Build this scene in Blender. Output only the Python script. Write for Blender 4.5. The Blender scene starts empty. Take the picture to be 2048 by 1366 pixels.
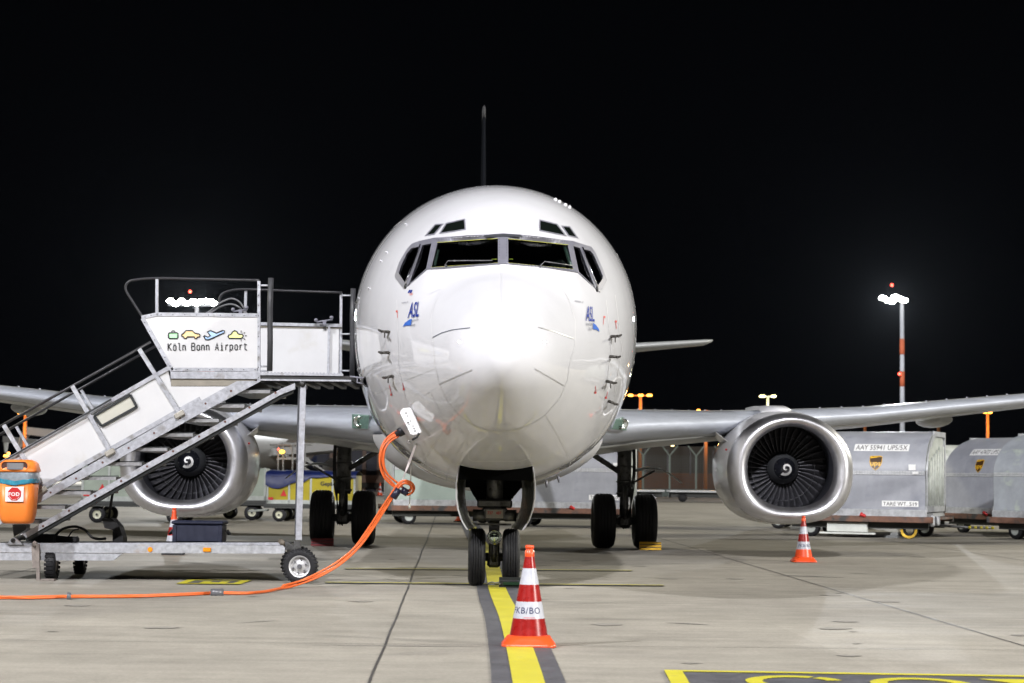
import bpy, math, random
from mathutils import Vector, Matrix
from mathutils.bvhtree import BVHTree
from mathutils.geometry import delaunay_2d_cdt

# ------------------------------------------------------------------ camera, world, lights
S = bpy.context.scene
R = math.radians
FPX, CX, CY = 3720.0, 1024.0, 683.0
CAM_Z = 1.30
PITCH, ROLL = R(4.167), R(0.72)
CAM_M = (Matrix.Translation((0, 0, CAM_Z)) @ Matrix.Rotation(R(90) + PITCH, 4, 'X') @ Matrix.Rotation(ROLL, 4, 'Z'))
cd = bpy.data.cameras.new('camera'); cam = bpy.data.objects.new('camera', cd)
S.collection.objects.link(cam); cam.matrix_world = CAM_M; S.camera = cam
cd.sensor_width = 36.0; cd.lens = FPX / 2048 * 36.0
cd.clip_start = 0.1; cd.clip_end = 3000
cd.dof.use_dof = True; cd.dof.focus_distance = 20.2; cd.dof.aperture_fstop = 3.6

W = bpy.data.worlds.new('World'); S.world = W; W.use_nodes = True
wb = W.node_tree.nodes['Background']
sky = W.node_tree.nodes.new('ShaderNodeTexSky'); sky.sky_type = 'NISHITA'; sky.sun_disc = False
sky.sun_elevation = R(-9); sky.sun_rotation = R(180)
ad = W.node_tree.nodes.new('ShaderNodeVectorMath'); ad.operation = 'ADD'; ad.inputs[1].default_value = (0.012, 0.014, 0.022)   # faint town glow
W.node_tree.links.new(sky.outputs['Color'], ad.inputs[0]); W.node_tree.links.new(ad.outputs[0], wb.inputs['Color']); wb.inputs['Strength'].default_value = 0.05
S.view_settings.view_transform = 'Standard'; S.view_settings.look = 'None'
S.view_settings.exposure = 0.13; S.view_settings.gamma = 1.0
S.cycles.max_bounces = 7; S.cycles.glossy_bounces = 4; S.cycles.diffuse_bounces = 3
S.cycles.caustics_reflective = False; S.cycles.caustics_refractive = False
S.cycles.sample_clamp_indirect = 4.0
S.cycles.use_denoising = True

def spot(name, loc, tgt, power, col, radius=0.6, cone=100):
    l = bpy.data.lights.new(name, 'SPOT'); l.energy = power; l.color = col
    l.shadow_soft_size = radius; l.spot_size = R(cone); l.spot_blend = 0.3
    o = bpy.data.objects.new(name, l); S.collection.objects.link(o); o.location = loc
    o.rotation_euler = (Vector(tgt) - Vector(loc)).to_track_quat('-Z', 'Y').to_euler()
    return o
# apron floodlights: the key mast stands behind the camera, its neighbours to the right and left,
# and two unseen rear ones, added to brighten the ground behind
KEY = (0.0, -30.0, 38.0)
spot('floodlight_beam', KEY, (0, 28, 0), 145000, (0.99, 0.975, 1.0), 0.7, 95)
spot('floodlight_beam', (-40, -12, 36), (0, 28, 1), 130000, (0.97, 0.97, 1.0), 0.8, 95)
spot('floodlight_beam', (66, -14, 27), (0, 28, 1), 215000, (1.0, 0.98, 0.92), 0.8, 95)
spot('floodlight_beam', (70, 75, 32), (0, 30, 1), 150000, (1.0, 0.96, 0.80), 1.2, 120)
spot('floodlight_beam', (-75, 70, 32), (0, 30, 1), 60000, (1.0, 0.95, 0.72), 0.8, 110)

# ------------------------------------------------------------------ pixel <-> world (pixels of the 2048 wide photograph)
M3 = CAM_M.to_3x3()
def ray(px, py):
    return (M3 @ Vector(((px - CX) / FPX, -(py - CY) / FPX, -1.0))).normalized()
C0 = Vector((0, 0, CAM_Z))
def PX(px, py, D):
    d = ray(px, py); return C0 + d * (D / d.y)
def GP(px, py, z=0.0):
    d = ray(px, py); return C0 + d * ((z - CAM_Z) / d.z)

# ------------------------------------------------------------------ materials
MATS = {}
def mat(name, col, rough=0.5, metal=0.0, spec=0.5, coat=0.0, emit=None, estr=0.0, noise=0.0, nscale=8.0, bump=0.0, bscale=60.0,
        aniso=None, dirt=None):
    if name in MATS: return MATS[name]
    m = bpy.data.materials.new(name); m.use_nodes = True
    nt = m.node_tree; b = nt.nodes['Principled BSDF']
    b.inputs['Base Color'].default_value = (*col, 1); b.inputs['Roughness'].default_value = rough
    b.inputs['Metallic'].default_value = metal; b.inputs['Specular IOR Level'].default_value = spec
    b.inputs['Coat Weight'].default_value = coat; b.inputs['Coat Roughness'].default_value = 0.04
    if emit: b.inputs['Emission Color'].default_value = (*emit, 1); b.inputs['Emission Strength'].default_value = estr
    if noise or bump or dirt:
        tc = nt.nodes.new('ShaderNodeTexCoord')
        mp = nt.nodes.new('ShaderNodeMapping'); nt.links.new(tc.outputs['Object'], mp.inputs['Vector'])
        if aniso: mp.inputs['Scale'].default_value = aniso
    if noise:
        n = nt.nodes.new('ShaderNodeTexNoise'); n.inputs['Scale'].default_value = nscale; n.inputs['Detail'].default_value = 7
        n.inputs['Roughness'].default_value = 0.65
        nt.links.new(mp.outputs['Vector'], n.inputs['Vector'])
        r = nt.nodes.new('ShaderNodeMapRange'); r.inputs['From Min'].default_value = 0.3; r.inputs['From Max'].default_value = 0.7
        r.inputs['To Min'].default_value = 1 - noise; r.inputs['To Max'].default_value = 1 + noise
        nt.links.new(n.outputs['Fac'], r.inputs['Value'])
        v = nt.nodes.new('ShaderNodeVectorMath'); v.operation = 'SCALE'; v.inputs[0].default_value = col
        nt.links.new(r.outputs['Result'], v.inputs['Scale'])
        last = v.outputs['Vector']
        if dirt:
            n2 = nt.nodes.new('ShaderNodeTexNoise'); n2.inputs['Scale'].default_value = dirt[1]; n2.inputs['Detail'].default_value = 5
            nt.links.new(mp.outputs['Vector'], n2.inputs['Vector'])
            r2 = nt.nodes.new('ShaderNodeMapRange'); r2.inputs['From Min'].default_value = dirt[2]; r2.inputs['From Max'].default_value = dirt[2] + 0.12
            nt.links.new(n2.outputs['Fac'], r2.inputs['Value'])
            mx = nt.nodes.new('ShaderNodeMix'); mx.data_type = 'RGBA'
            nt.links.new(r2.outputs['Result'], mx.inputs[0]); nt.links.new(last, mx.inputs[6])
            mx.inputs[7].default_value = (*dirt[0], 1); last = mx.outputs[2]
        nt.links.new(last, b.inputs['Base Color'])
        r3 = nt.nodes.new('ShaderNodeMapRange'); r3.inputs['From Min'].default_value = 0.3; r3.inputs['From Max'].default_value = 0.7
        r3.inputs['To Min'].default_value = max(0, rough * (1 - noise)); r3.inputs['To Max'].default_value = min(1, rough * (1 + noise))
        nt.links.new(n.outputs['Fac'], r3.inputs['Value']); nt.links.new(r3.outputs['Result'], b.inputs['Roughness'])
    if bump:
        nb = nt.nodes.new('ShaderNodeTexNoise'); nb.inputs['Scale'].default_value = bscale; nb.inputs['Detail'].default_value = 6
        nt.links.new(mp.outputs['Vector'], nb.inputs['Vector'])
        bp = nt.nodes.new('ShaderNodeBump'); bp.inputs['Strength'].default_value = bump; bp.inputs['Distance'].default_value = 0.02
        nt.links.new(nb.outputs['Fac'], bp.inputs['Height']); nt.links.new(bp.outputs['Normal'], b.inputs['Normal'])
    MATS[name] = m; return m

PAINT = mat('gloss_white_paint', (0.59, 0.59, 0.62), 0.5, spec=0.0, coat=1.0, noise=0.035, nscale=1.3)
PAINT.node_tree.nodes['Principled BSDF'].inputs['Coat Roughness'].default_value = 0.015
PAINT.node_tree.nodes['Principled BSDF'].inputs['Coat IOR'].default_value = 1.5
# faint sheet waviness on the skin, and dark lining on the inside faces
nt = PAINT.node_tree; b = nt.nodes['Principled BSDF']
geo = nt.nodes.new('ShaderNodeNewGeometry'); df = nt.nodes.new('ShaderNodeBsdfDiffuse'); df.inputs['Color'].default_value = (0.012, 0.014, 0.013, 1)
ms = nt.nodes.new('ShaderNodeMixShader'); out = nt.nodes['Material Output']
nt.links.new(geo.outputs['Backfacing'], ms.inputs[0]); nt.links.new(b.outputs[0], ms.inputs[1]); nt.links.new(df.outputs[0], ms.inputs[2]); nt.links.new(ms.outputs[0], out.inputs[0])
tc = nt.nodes.new('ShaderNodeTexCoord'); nz = nt.nodes.new('ShaderNodeTexNoise'); nz.inputs['Scale'].default_value = 1.9; nz.inputs['Detail'].default_value = 2
bp = nt.nodes.new('ShaderNodeBump'); bp.inputs['Strength'].default_value = 0.05; bp.inputs['Distance'].default_value = 0.05
nt.links.new(tc.outputs['Object'], nz.inputs['Vector']); nt.links.new(nz.outputs['Fac'], bp.inputs['Height'])
nt.links.new(bp.outputs['Normal'], b.inputs['Normal']); nt.links.new(bp.outputs['Normal'], b.inputs['Coat Normal'])

FRAME = mat('bare_window_frame', (0.20, 0.20, 0.24), 0.45, 0.3, noise=0.1, nscale=12)
DARKMET = mat('dark_primer_metal', (0.05, 0.052, 0.06), 0.4, noise=0.2, nscale=20)
BLACK = mat('black_rubber', (0.012, 0.012, 0.013), 0.55, noise=0.3, nscale=15)
TYRE = mat('tyre_rubber', (0.011, 0.011, 0.013), 0.6, spec=0.3, noise=0.25, nscale=9, bump=0.15, bscale=80)
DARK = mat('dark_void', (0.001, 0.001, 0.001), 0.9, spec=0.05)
STEEL = mat('gear_steel', (0.10, 0.10, 0.10), 0.4, 0.4, noise=0.35, nscale=18, dirt=((0.02, 0.018, 0.015), 9, 0.52))
CHROME = mat('chrome', (0.8, 0.8, 0.82), 0.12, 1.0)
WINGGREY = mat('wing_grey_paint', (0.36, 0.37, 0.37), 0.35, noise=0.1, nscale=2.5, coat=0.2)
SLAT = mat('polished_leading_edge', (0.52, 0.55, 0.62), 0.34, 0.45, noise=0.12, nscale=3, aniso=(0.3, 1, 3))
LIP = mat('polished_inlet_lip', (0.66, 0.66, 0.70), 0.38, 1.0, noise=0.08, nscale=6, dirt=((0.42, 0.42, 0.45), 3, 0.6))
DUCT = mat('inlet_duct_liner', (0.06, 0.063, 0.08), 0.35, 0.5, noise=0.1, nscale=8)
BLADE = mat('titanium_fan_blade', (0.06, 0.06, 0.07), 0.5, 0.4, noise=0.25, nscale=10)
COWL = mat('cowl_white_paint', (0.66, 0.66, 0.68), 0.22, noise=0.06, nscale=2, coat=0.4, dirt=((0.5, 0.48, 0.45), 2.2, 0.63))
NAVY = mat('dark_tail_paint', (0.010, 0.011, 0.014), 0.9, spec=0.0)
NAVY.node_tree.nodes['Principled BSDF'].inputs['IOR'].default_value = 1.02
LINE = mat('panel_seam', (0.46, 0.46, 0.46), 0.6)
SEAMW = mat('pale_seam', (0.50, 0.50, 0.52), 0.5)
BLUE = mat('logo_blue', (0.003, 0.022, 0.22), 0.6, spec=0.1)
BLUE2 = mat('logo_light_blue', (0.02, 0.10, 0.42), 0.6, spec=0.1)
INK = mat('grey_ink', (0.12, 0.13, 0.16), 0.7, spec=0.1)
BLKINK = mat('black_ink', (0.015, 0.018, 0.02), 0.5)
REDP = mat('red_paint', (0.50, 0.02, 0.02), 0.4)
YSEAL = mat('yellow_green_sealant', (0.42, 0.42, 0.04), 0.5)
ALU = mat('galvanised_steel', (0.42, 0.43, 0.47), 0.42, 0.35, noise=0.22, nscale=22, bump=0.1, bscale=60, dirt=((0.24, 0.23, 0.22), 5, 0.58))
ALURUST = mat('rusty_galvanised_steel', (0.42, 0.43, 0.46), 0.45, 0.3, noise=0.25, nscale=16, bump=0.12, dirt=((0.30, 0.19, 0.08), 3.0, 0.60))
PANEL = mat('white_side_panel', (0.58, 0.58, 0.59), 0.4, noise=0.04, nscale=3, dirt=((0.52, 0.51, 0.49), 2.6, 0.62))
TAN = mat('tan_skirt', (0.24, 0.22, 0.18), 0.6, noise=0.15, nscale=10)
CREAM = mat('cream_acrylic', (0.50, 0.49, 0.43), 0.3)
ORANGE = mat('orange_plastic', (0.78, 0.20, 0.025), 0.38, noise=0.06, nscale=6)
ORANGEC = mat('orange_cable', (0.66, 0.125, 0.025), 0.42, noise=0.10, nscale=5)
CONEO = mat('cone_orange', (0.75, 0.075, 0.015), 0.35, noise=0.08, nscale=9, dirt=((0.35, 0.05, 0.02), 14, 0.66))
CONER = mat('cone_red_foil', (0.26, 0.007, 0.006), 0.28, noise=0.15, nscale=14, coat=0.4)
CONEW = mat('cone_white_foil', (0.42, 0.43, 0.48), 0.35, noise=0.10, nscale=20, dirt=((0.40, 0.40, 0.42), 12, 0.62))
CONT = mat('container_grey', (0.29, 0.30, 0.335), 0.42, noise=0.16, nscale=2.0, dirt=((0.21, 0.22, 0.26), 1.3, 0.55))
CONTW = mat('container_white_sheet', (0.55, 0.57, 0.54), 0.45, noise=0.15, nscale=2.5, dirt=((0.38, 0.40, 0.36), 2, 0.56))
CALU = mat('container_alu_edge', (0.42, 0.43, 0.45), 0.4, 0.4, noise=0.25, nscale=10)
CURT = mat('container_curtain', (0.34, 0.36, 0.34), 0.6, noise=0.2, nscale=5, dirt=((0.28, 0.3, 0.27), 4, 0.55))
RUST = mat('rusty_dolly_frame', (0.15, 0.075, 0.05), 0.7, noise=0.4, nscale=6, dirt=((0.05, 0.05, 0.05), 3, 0.5))
DOLLYD = mat('dark_dolly_frame', (0.03, 0.032, 0.03), 0.6, noise=0.3, nscale=8)
YEL = mat('yellow_cart_paint', (0.32, 0.26, 0.006), 0.4, noise=0.08, nscale=3)
YRIM = mat('yellow_rim', (0.62, 0.38, 0.02), 0.5, noise=0.2, nscale=8)
BTARP = mat('blue_tarpaulin', (0.004, 0.011, 0.075), 0.5, noise=0.25, nscale=3, bump=0.4, bscale=4)
GREENC = mat('grey_green_cart', (0.25, 0.29, 0.24), 0.5, noise=0.15, nscale=3)
WHITEL = mat('white_label', (0.75, 0.75, 0.75), 0.5, noise=0.12, nscale=10)
BROWN = mat('shield_brown', (0.055, 0.025, 0.008), 0.4)
GOLD = mat('shield_gold', (0.75, 0.42, 0.02), 0.4)
BAG = mat('clear_bag_plastic', (0.20, 0.23, 0.26), 0.16, coat=0.6, noise=0.35, nscale=9, bump=0.6, bscale=14)
TEAL = mat('blue_bag_edge', (0.03, 0.22, 0.32), 0.25, coat=0.5, noise=0.35, nscale=12, bump=0.6, bscale=16)
GREYPL = mat('grey_plastic', (0.10, 0.10, 0.11), 0.3)
DBLUE = mat('dark_blue_plastic', (0.013, 0.016, 0.035), 0.45, noise=0.2, nscale=15)
ASPH = mat('far_wall', (0.05, 0.05, 0.048), 0.8, noise=0.3, nscale=0.6)
YMARK = mat('yellow_road_paint', (0.50, 0.45, 0.03), 0.55, noise=0.12, nscale=2.5, dirt=((0.36, 0.33, 0.08), 5, 0.64))
KMARK = mat('black_road_paint', (0.075, 0.075, 0.085), 0.6, noise=0.22, nscale=6, dirt=((0.19, 0.18, 0.17), 22, 0.66))
JOINT = mat('joint_sealant', (0.045, 0.042, 0.04), 0.6, noise=0.3, nscale=3)
STREAK = mat('dark_streak', (0.20, 0.19, 0.175), 0.8, spec=.03, noise=0.2, nscale=5)
def emis(name, col, s): return mat(name, col, 0.5, emit=col, estr=s)
FLOOD = emis('floodlight_lens', (1.0, 1.0, 0.93), 60)
SOD = emis('sodium_lamp', (1.0, 0.42, 0.06), 6)
WARMW = emis('warm_white_lamp', (1.0, 0.93, 0.45), 6)
REDL = emis('red_beacon', (1.0, 0.05, 0.03), 8)
AMB = emis('amber_beacon', (1.0, 0.55, 0.05), 5)
SODPOST = mat('orange_lit_post', (0.30, 0.12, 0.04), 0.6)  # sodium lamplight put into the post's base colour

# glass: clear thin pane with a mirror-like fresnel reflection
def glass(name, tint, refl=1.0):
    m = bpy.data.materials.new(name); m.use_nodes = True; nt = m.node_tree; nt.nodes.clear()
    o = nt.nodes.new('ShaderNodeOutputMaterial'); t = nt.nodes.new('ShaderNodeBsdfTransparent'); t.inputs[0].default_value = (*tint, 1)
    g = nt.nodes.new('ShaderNodeBsdfGlossy'); g.inputs['Roughness'].default_value = 0.02; g.inputs[0].default_value = (refl, refl, refl, 1)
    f = nt.nodes.new('ShaderNodeFresnel'); f.inputs['IOR'].default_value = 1.45
    x = nt.nodes.new('ShaderNodeMixShader'); nt.links.new(f.outputs[0], x.inputs[0]); nt.links.new(t.outputs[0], x.inputs[1]); nt.links.new(g.outputs[0], x.inputs[2])
    nt.links.new(x.outputs[0], o.inputs[0]); MATS[name] = m; return m
GLASS = glass('cockpit_glass', (0.50, 0.58, 0.55))
LENS = glass('lamp_glass', (0.80, 0.88, 0.84))

# ------------------------------------------------------------------ mesh helpers
COL = S.collection
class MB:
    def __init__(s): s.v = []; s.f = []; s.sm = []
    def add(s, vs, fs, sm=False):
        n = len(s.v); s.v += [Vector(v) for v in vs]; s.f += [tuple(i + n for i in f) for f in fs]; s.sm += [sm] * len(fs); return s
    def box(s, c, size, rot=None, bev=0.0):
        c = Vector(c); x, y, z = [a / 2 for a in size]
        bv = min(bev, x * .9, y * .9, z * .9)
        if bv <= 0:
            vs = [Vector((i * x, j * y, k * z)) for k in (-1, 1) for j in (-1, 1) for i in (-1, 1)]
            fs = [(0, 2, 3, 1), (4, 5, 7, 6), (0, 1, 5, 4), (2, 6, 7, 3), (0, 4, 6, 2), (1, 3, 7, 5)]
        else:
            vs = []; idx = {}
            for k in (-1, 1):
                for j in (-1, 1):
                    for i in (-1, 1):
                        for a in range(3):
                            p = [i * (x - bv), j * (y - bv), k * (z - bv)]; p[a] = (i * x, j * y, k * z)[a]
                            idx[(i, j, k, a)] = len(vs); vs.append(Vector(p))
            fs = []
            for k in (-1, 1):
                fs.append([idx[(-1, -1, k, 2)], idx[(1, -1, k, 2)], idx[(1, 1, k, 2)], idx[(-1, 1, k, 2)]][::k])
                fs.append([idx[(k, -1, -1, 0)], idx[(k, 1, -1, 0)], idx[(k, 1, 1, 0)], idx[(k, -1, 1, 0)]][::k])
                fs.append([idx[(-1, k, -1, 1)], idx[(1, k, -1, 1)], idx[(1, k, 1, 1)], idx[(-1, k, 1, 1)]][::-k])
            for a in (-1, 1):
                for b_ in (-1, 1):
                    q = a * b_
                    fs.append([idx[(-1, a, b_, 1)], idx[(1, a, b_, 1)], idx[(1, a, b_, 2)], idx[(-1, a, b_, 2)]][::q])
                    fs.append([idx[(a, -1, b_, 2)], idx[(a, 1, b_, 2)], idx[(a, 1, b_, 0)], idx[(a, -1, b_, 0)]][::q])
                    fs.append([idx[(a, b_, -1, 0)], idx[(a, b_, 1, 0)], idx[(a, b_, 1, 1)], idx[(a, b_, -1, 1)]][::q])
            for i in (-1, 1):
                for j in (-1, 1):
                    for k in (-1, 1):
                        fs.append([idx[(i, j, k, 0)], idx[(i, j, k, 1)], idx[(i, j, k, 2)]][::i * j * k])
        if rot is not None: vs = [rot @ v for v in vs]
        return s.add([v + c for v in vs], fs)
    def cyl(s, p0, p1, r0, r1=None, n=16, cap=True, sm=True):
        p0 = Vector(p0); p1 = Vector(p1); r1 = r0 if r1 is None else r1
        d = (p1 - p0).normalized(); a = d.orthogonal().normalized(); b_ = d.cross(a)
        vs = []
        for p, r in ((p0, r0), (p1, r1)):
            for i in range(n):
                t = 2 * math.pi * i / n; vs.append(p + (a * math.cos(t) + b_ * math.sin(t)) * r)
        s.add(vs, [(i, (i + 1) % n, n + (i + 1) % n, n + i) for i in range(n)], sm)
        if cap: s.add(vs[:n], [tuple(range(n))[::-1]]); s.add(vs[n:], [tuple(range(n))])
        return s
    def tube(s, pts, r, n=8, sm=True, cap=True):
        pts = [Vector(p) for p in pts]; rs = r if isinstance(r, (list, tuple)) else [r] * len(pts)
        vs = []; t0 = (pts[1] - pts[0]).normalized(); a = t0.orthogonal().normalized()
        for i, p in enumerate(pts):
            t = (pts[min(i + 1, len(pts) - 1)] - pts[max(i - 1, 0)]).normalized()
            a = (a - t * a.dot(t)).normalized(); b_ = t.cross(a)
            for k in range(n):
                w = 2 * math.pi * k / n; vs.append(p + (a * math.cos(w) + b_ * math.sin(w)) * rs[i])
        m = len(pts)
        s.add(vs, [(j * n + i, j * n + (i + 1) % n, (j + 1) * n + (i + 1) % n, (j + 1) * n + i) for j in range(m - 1) for i in range(n)], sm)
        if cap: s.add(vs[:n], [tuple(range(n))[::-1]]); s.add(vs[-n:], [tuple(range(n))])
        return s
    def lathe(s, prof, c=(0, 0, 0), axis='Z', n=32, sm=True):
        """prof: list of (r, h) along the axis"""
        c = Vector(c); vs = []
        for r, h in prof:
            for i in range(n):
                t = 2 * math.pi * i / n; x, y = r * math.cos(t), r * math.sin(t)
                p = {'Z': (x, y, h), 'Y': (x, h, -y) , 'X': (h, x, y)}[axis]
                vs.append(c + Vector(p))
        m = len(prof)
        s.add(vs, [(j * n + i, j * n + (i + 1) % n, (j + 1) * n + (i + 1) % n, (j + 1) * n + i) for j in range(m - 1) for i in range(n)], sm)
        return s
    def loft(s, rings, sm=True, cap0=False, cap1=False, closed=True):
        n = len(rings[0]); vs = [v for r in rings for v in r]; m = len(rings); K = n if closed else n - 1
        s.add(vs, [(j * n + i, j * n + (i + 1) % n, (j + 1) * n + (i + 1) % n, (j + 1) * n + i) for j in range(m - 1) for i in range(K)], sm)
        if cap0: s.add(rings[0], [tuple(range(n))[::-1]])
        if cap1: s.add(rings[-1], [tuple(range(n))])
        return s
    def prism(s, poly, vec):
        """poly: coplanar 3D points, extruded along vec"""
        poly = [Vector(p) for p in poly]; n = len(poly); vec = Vector(vec)
        s.add(poly + [p + vec for p in poly], [tuple(range(n)), tuple(range(n, 2 * n))[::-1]] + [(i, n + i, n + (i + 1) % n, (i + 1) % n) for i in range(n)])
        return s
    def sphere(s, c, r, n=16, m=10, sc=(1, 1, 1)):
        c = Vector(c); vs = []
        for j in range(m + 1):
            ph = math.pi * j / m
            for i in range(n):
                t = 2 * math.pi * i / n
                vs.append(c + Vector((r * sc[0] * math.sin(ph) * math.cos(t), r * sc[1] * math.sin(ph) * math.sin(t), r * sc[2] * math.cos(ph))))
        return s.add(vs, [(j * n + i, (j + 1) * n + i, (j + 1) * n + (i + 1) % n, j * n + (i + 1) % n) for j in range(m) for i in range(n)], True)

def link(name, mb, material, parent=None, world=True, fix=True):
    """one mesh object; world=True: coordinates are world ones and are moved into the parent's space"""
    me = bpy.data.meshes.new(name)
    vs = mb.v
    if parent is not None and world:
        inv = WM[parent.name].inverted(); vs = [inv @ v for v in vs]
    me.from_pydata([tuple(v) for v in vs], [], mb.f)
    me.polygons.foreach_set('use_smooth', mb.sm)
    if fix:
        import bmesh
        bm = bmesh.new(); bm.from_mesh(me); bmesh.ops.remove_doubles(bm, verts=bm.verts, dist=1e-5)
        bmesh.ops.recalc_face_normals(bm, faces=bm.faces); bm.to_mesh(me); bm.free()
    me.materials.append(material); me.update()
    o = bpy.data.objects.new(name, me); COL.objects.link(o)
    if parent is not None: o.parent = parent; WM[o.name] = WM[parent.name]
    else: WM[o.name] = Matrix()
    return o
WM = {}
def root(name, label, cat, loc=(0, 0, 0), rz=0.0, group=None):
    o = bpy.data.objects.new(name, None); COL.objects.link(o); o.empty_display_size = 0.3
    o.location = loc; o.rotation_euler = (0, 0, rz)
    o['label'] = label; o['category'] = cat
    if group: o['group'] = group
    WM[o.name] = Matrix.Translation(loc) @ Matrix.Rotation(rz, 4, 'Z'); return o
def tag(o, label, cat, group=None):
    o['label'] = label; o['category'] = cat
    if group: o['group'] = group
    return o
def struct(name, mb, m, fix=True):
    o = link(name, mb, m, None, fix=fix); o['kind'] = 'structure'; return o
def copy_tree(o, label=None, parent=None):
    c = o.copy(); COL.objects.link(c); c.parent = parent
    if label: c['label'] = label
    for ch in list(o.children): copy_tree(ch, None, c)
    return c
def place(o, loc, rz=0.0, sc=None):
    o.location = loc; o.rotation_euler = (0, 0, rz)
    if sc: o.scale = (sc, sc, sc)

# text as flat mesh: returns (verts2d, faces) with height 1 = cap height, starting at x=0, baseline y=0
TXT = {}
def text2d(s, bold=0.0, width=None, space=1.0):
    key = (s, bold, space)
    if key not in TXT:
        c = bpy.data.curves.new('t', 'FONT'); c.body = s; c.size = 1.0; c.offset = bold; c.space_character = space; c.resolution_u = 3
        o = bpy.data.objects.new('t', c); COL.objects.link(o); bpy.context.view_layer.update()
        me = bpy.data.meshes.new_from_object(o.evaluated_get(bpy.context.evaluated_depsgraph_get()))
        v = [(p.co.x, p.co.y) for p in me.vertices]; f = [tuple(p.vertices) for p in me.polygons]
        bpy.data.objects.remove(o); bpy.data.curves.remove(c); bpy.data.meshes.remove(me)
        x0 = min(p[0] for p in v); x1 = max(p[0] for p in v)
        TXT[key] = ([((x - x0) / 0.73, y / 0.73) for x, y in v], f, (x1 - x0) / 0.73)
    v, f, w = TXT[key]
    if width: v = [(x * width / w, y) for x, y in v]
    return v, f, (width or w)
def text_mesh(mb, s, org, ux, uy, h, width=None, bold=0.0, space=1.0):
    """flat text: cap height h, total width `width`, starting at org"""
    v, f, w = text2d(s, bold, (width / h) if width else None, space)
    ux = Vector(ux); uy = Vector(uy); org = Vector(org)
    mb.add([org + ux * (x * h) + uy * (y * h) for x, y in v], f)
def smooth_path(pts, k=6):
    pts = [Vector(p) for p in pts]; out = []
    for i in range(len(pts) - 1):
        p0 = pts[max(i - 1, 0)]; p1 = pts[i]; p2 = pts[i + 1]; p3 = pts[min(i + 2, len(pts) - 1)]
        for j in range(k):
            t = j / k; t2 = t * t; t3 = t2 * t
            out.append(0.5 * ((2 * p1) + (p2 - p0) * t + (2 * p0 - 5 * p1 + 4 * p2 - p3) * t2 + (3 * p1 - p0 - 3 * p2 + p3) * t3))
    out.append(pts[-1]); return out
# ------------------------------------------------------------------ ground
GROT = R(1.8)
def ground_mat():
    m = bpy.data.materials.new('apron_concrete'); m.use_nodes = True; nt = m.node_tree; b = nt.nodes['Principled BSDF']
    L = nt.links.new
    tc = nt.nodes.new('ShaderNodeTexCoord')
    def noise(scale, det, mapping=None, rough=0.6):
        n = nt.nodes.new('ShaderNodeTexNoise'); n.inputs['Scale'].default_value = scale; n.inputs['Detail'].default_value = det; n.inputs['Roughness'].default_value = rough
        if mapping:
            mp = nt.nodes.new('ShaderNodeMapping'); mp.inputs['Scale'].default_value = mapping; L(tc.outputs['Object'], mp.inputs['Vector']); L(mp.outputs[0], n.inputs['Vector'])
        else: L(tc.outputs['Object'], n.inputs['Vector'])
        return n
    def rng(n, a, c, lo=0.3, hi=0.7):
        r = nt.nodes.new('ShaderNodeMapRange'); r.inputs['From Min'].default_value = lo; r.inputs['From Max'].default_value = hi
        r.inputs['To Min'].default_value = a; r.inputs['To Max'].default_value = c; L(n.outputs['Fac'], r.inputs['Value']); return r
    big = rng(noise(0.35, 4), 0.88, 1.12); fine = rng(noise(30, 8, rough=0.8), 0.80, 1.18); brush = rng(noise(5.0, 5, (0.08, 1.0, 1.0)), 0.91, 1.08); mid = rng(noise(1.8, 7, rough=.75), 0.86, 1.12)
    stains = rng(noise(0.9, 7, (0.5, 1, 1), .7), 1.0, 0.76, 0.55, 0.72)
    # slab to slab tone
    mp = nt.nodes.new('ShaderNodeMapping'); mp.inputs['Rotation'].default_value = (0, 0, -GROT); mp.inputs['Location'].default_value = (0.42, -4.4, 0); mp.inputs['Scale'].default_value = (1 / 5.09, 1 / 5.0, 1)
    L(tc.outputs['Object'], mp.inputs['Vector'])
    fl = nt.nodes.new('ShaderNodeVectorMath'); fl.operation = 'FLOOR'; L(mp.outputs[0], fl.inputs[0])
    wn = nt.nodes.new('ShaderNodeTexWhiteNoise'); wn.noise_dimensions = '3D'; L(fl.outputs[0], wn.inputs['Vector'])
    sl = nt.nodes.new('ShaderNodeMapRange'); sl.inputs['To Min'].default_value = 0.93; sl.inputs['To Max'].default_value = 1.05; L(wn.outputs['Value'], sl.inputs['Value'])
    cur = sl.outputs[0]
    for x in (big, fine, brush, mid, stains):
        mu = nt.nodes.new('ShaderNodeMath'); mu.operation = 'MULTIPLY'; L(cur, mu.inputs[0]); L(x.outputs[0], mu.inputs[1]); cur = mu.outputs[0]
    v = nt.nodes.new('ShaderNodeVectorMath'); v.operation = 'SCALE'; v.inputs[0].default_value = (0.295, 0.275, 0.238); L(cur, v.inputs['Scale']); L(v.outputs[0], b.inputs['Base Color'])
    ro = rng(noise(1.5, 5, (0.3, 1, 1)), 0.62, 0.82); L(ro.outputs[0], b.inputs['Roughness'])
    b.inputs['Specular IOR Level'].default_value = 0.03
    bp = nt.nodes.new('ShaderNodeBump'); bp.inputs['Strength'].default_value = 0.35; bp.inputs['Distance'].default_value = 0.006
    nb = noise(70, 6); L(nb.outputs['Fac'], bp.inputs['Height']); L(bp.outputs[0], b.inputs['Normal'])
    return m
mb = MB(); mb.add([(-900, -300, 0), (900, -300, 0), (900, 1500, 0), (-900, 1500, 0)], [(0, 1, 2, 3)])
struct('ground', mb, ground_mat())

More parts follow.
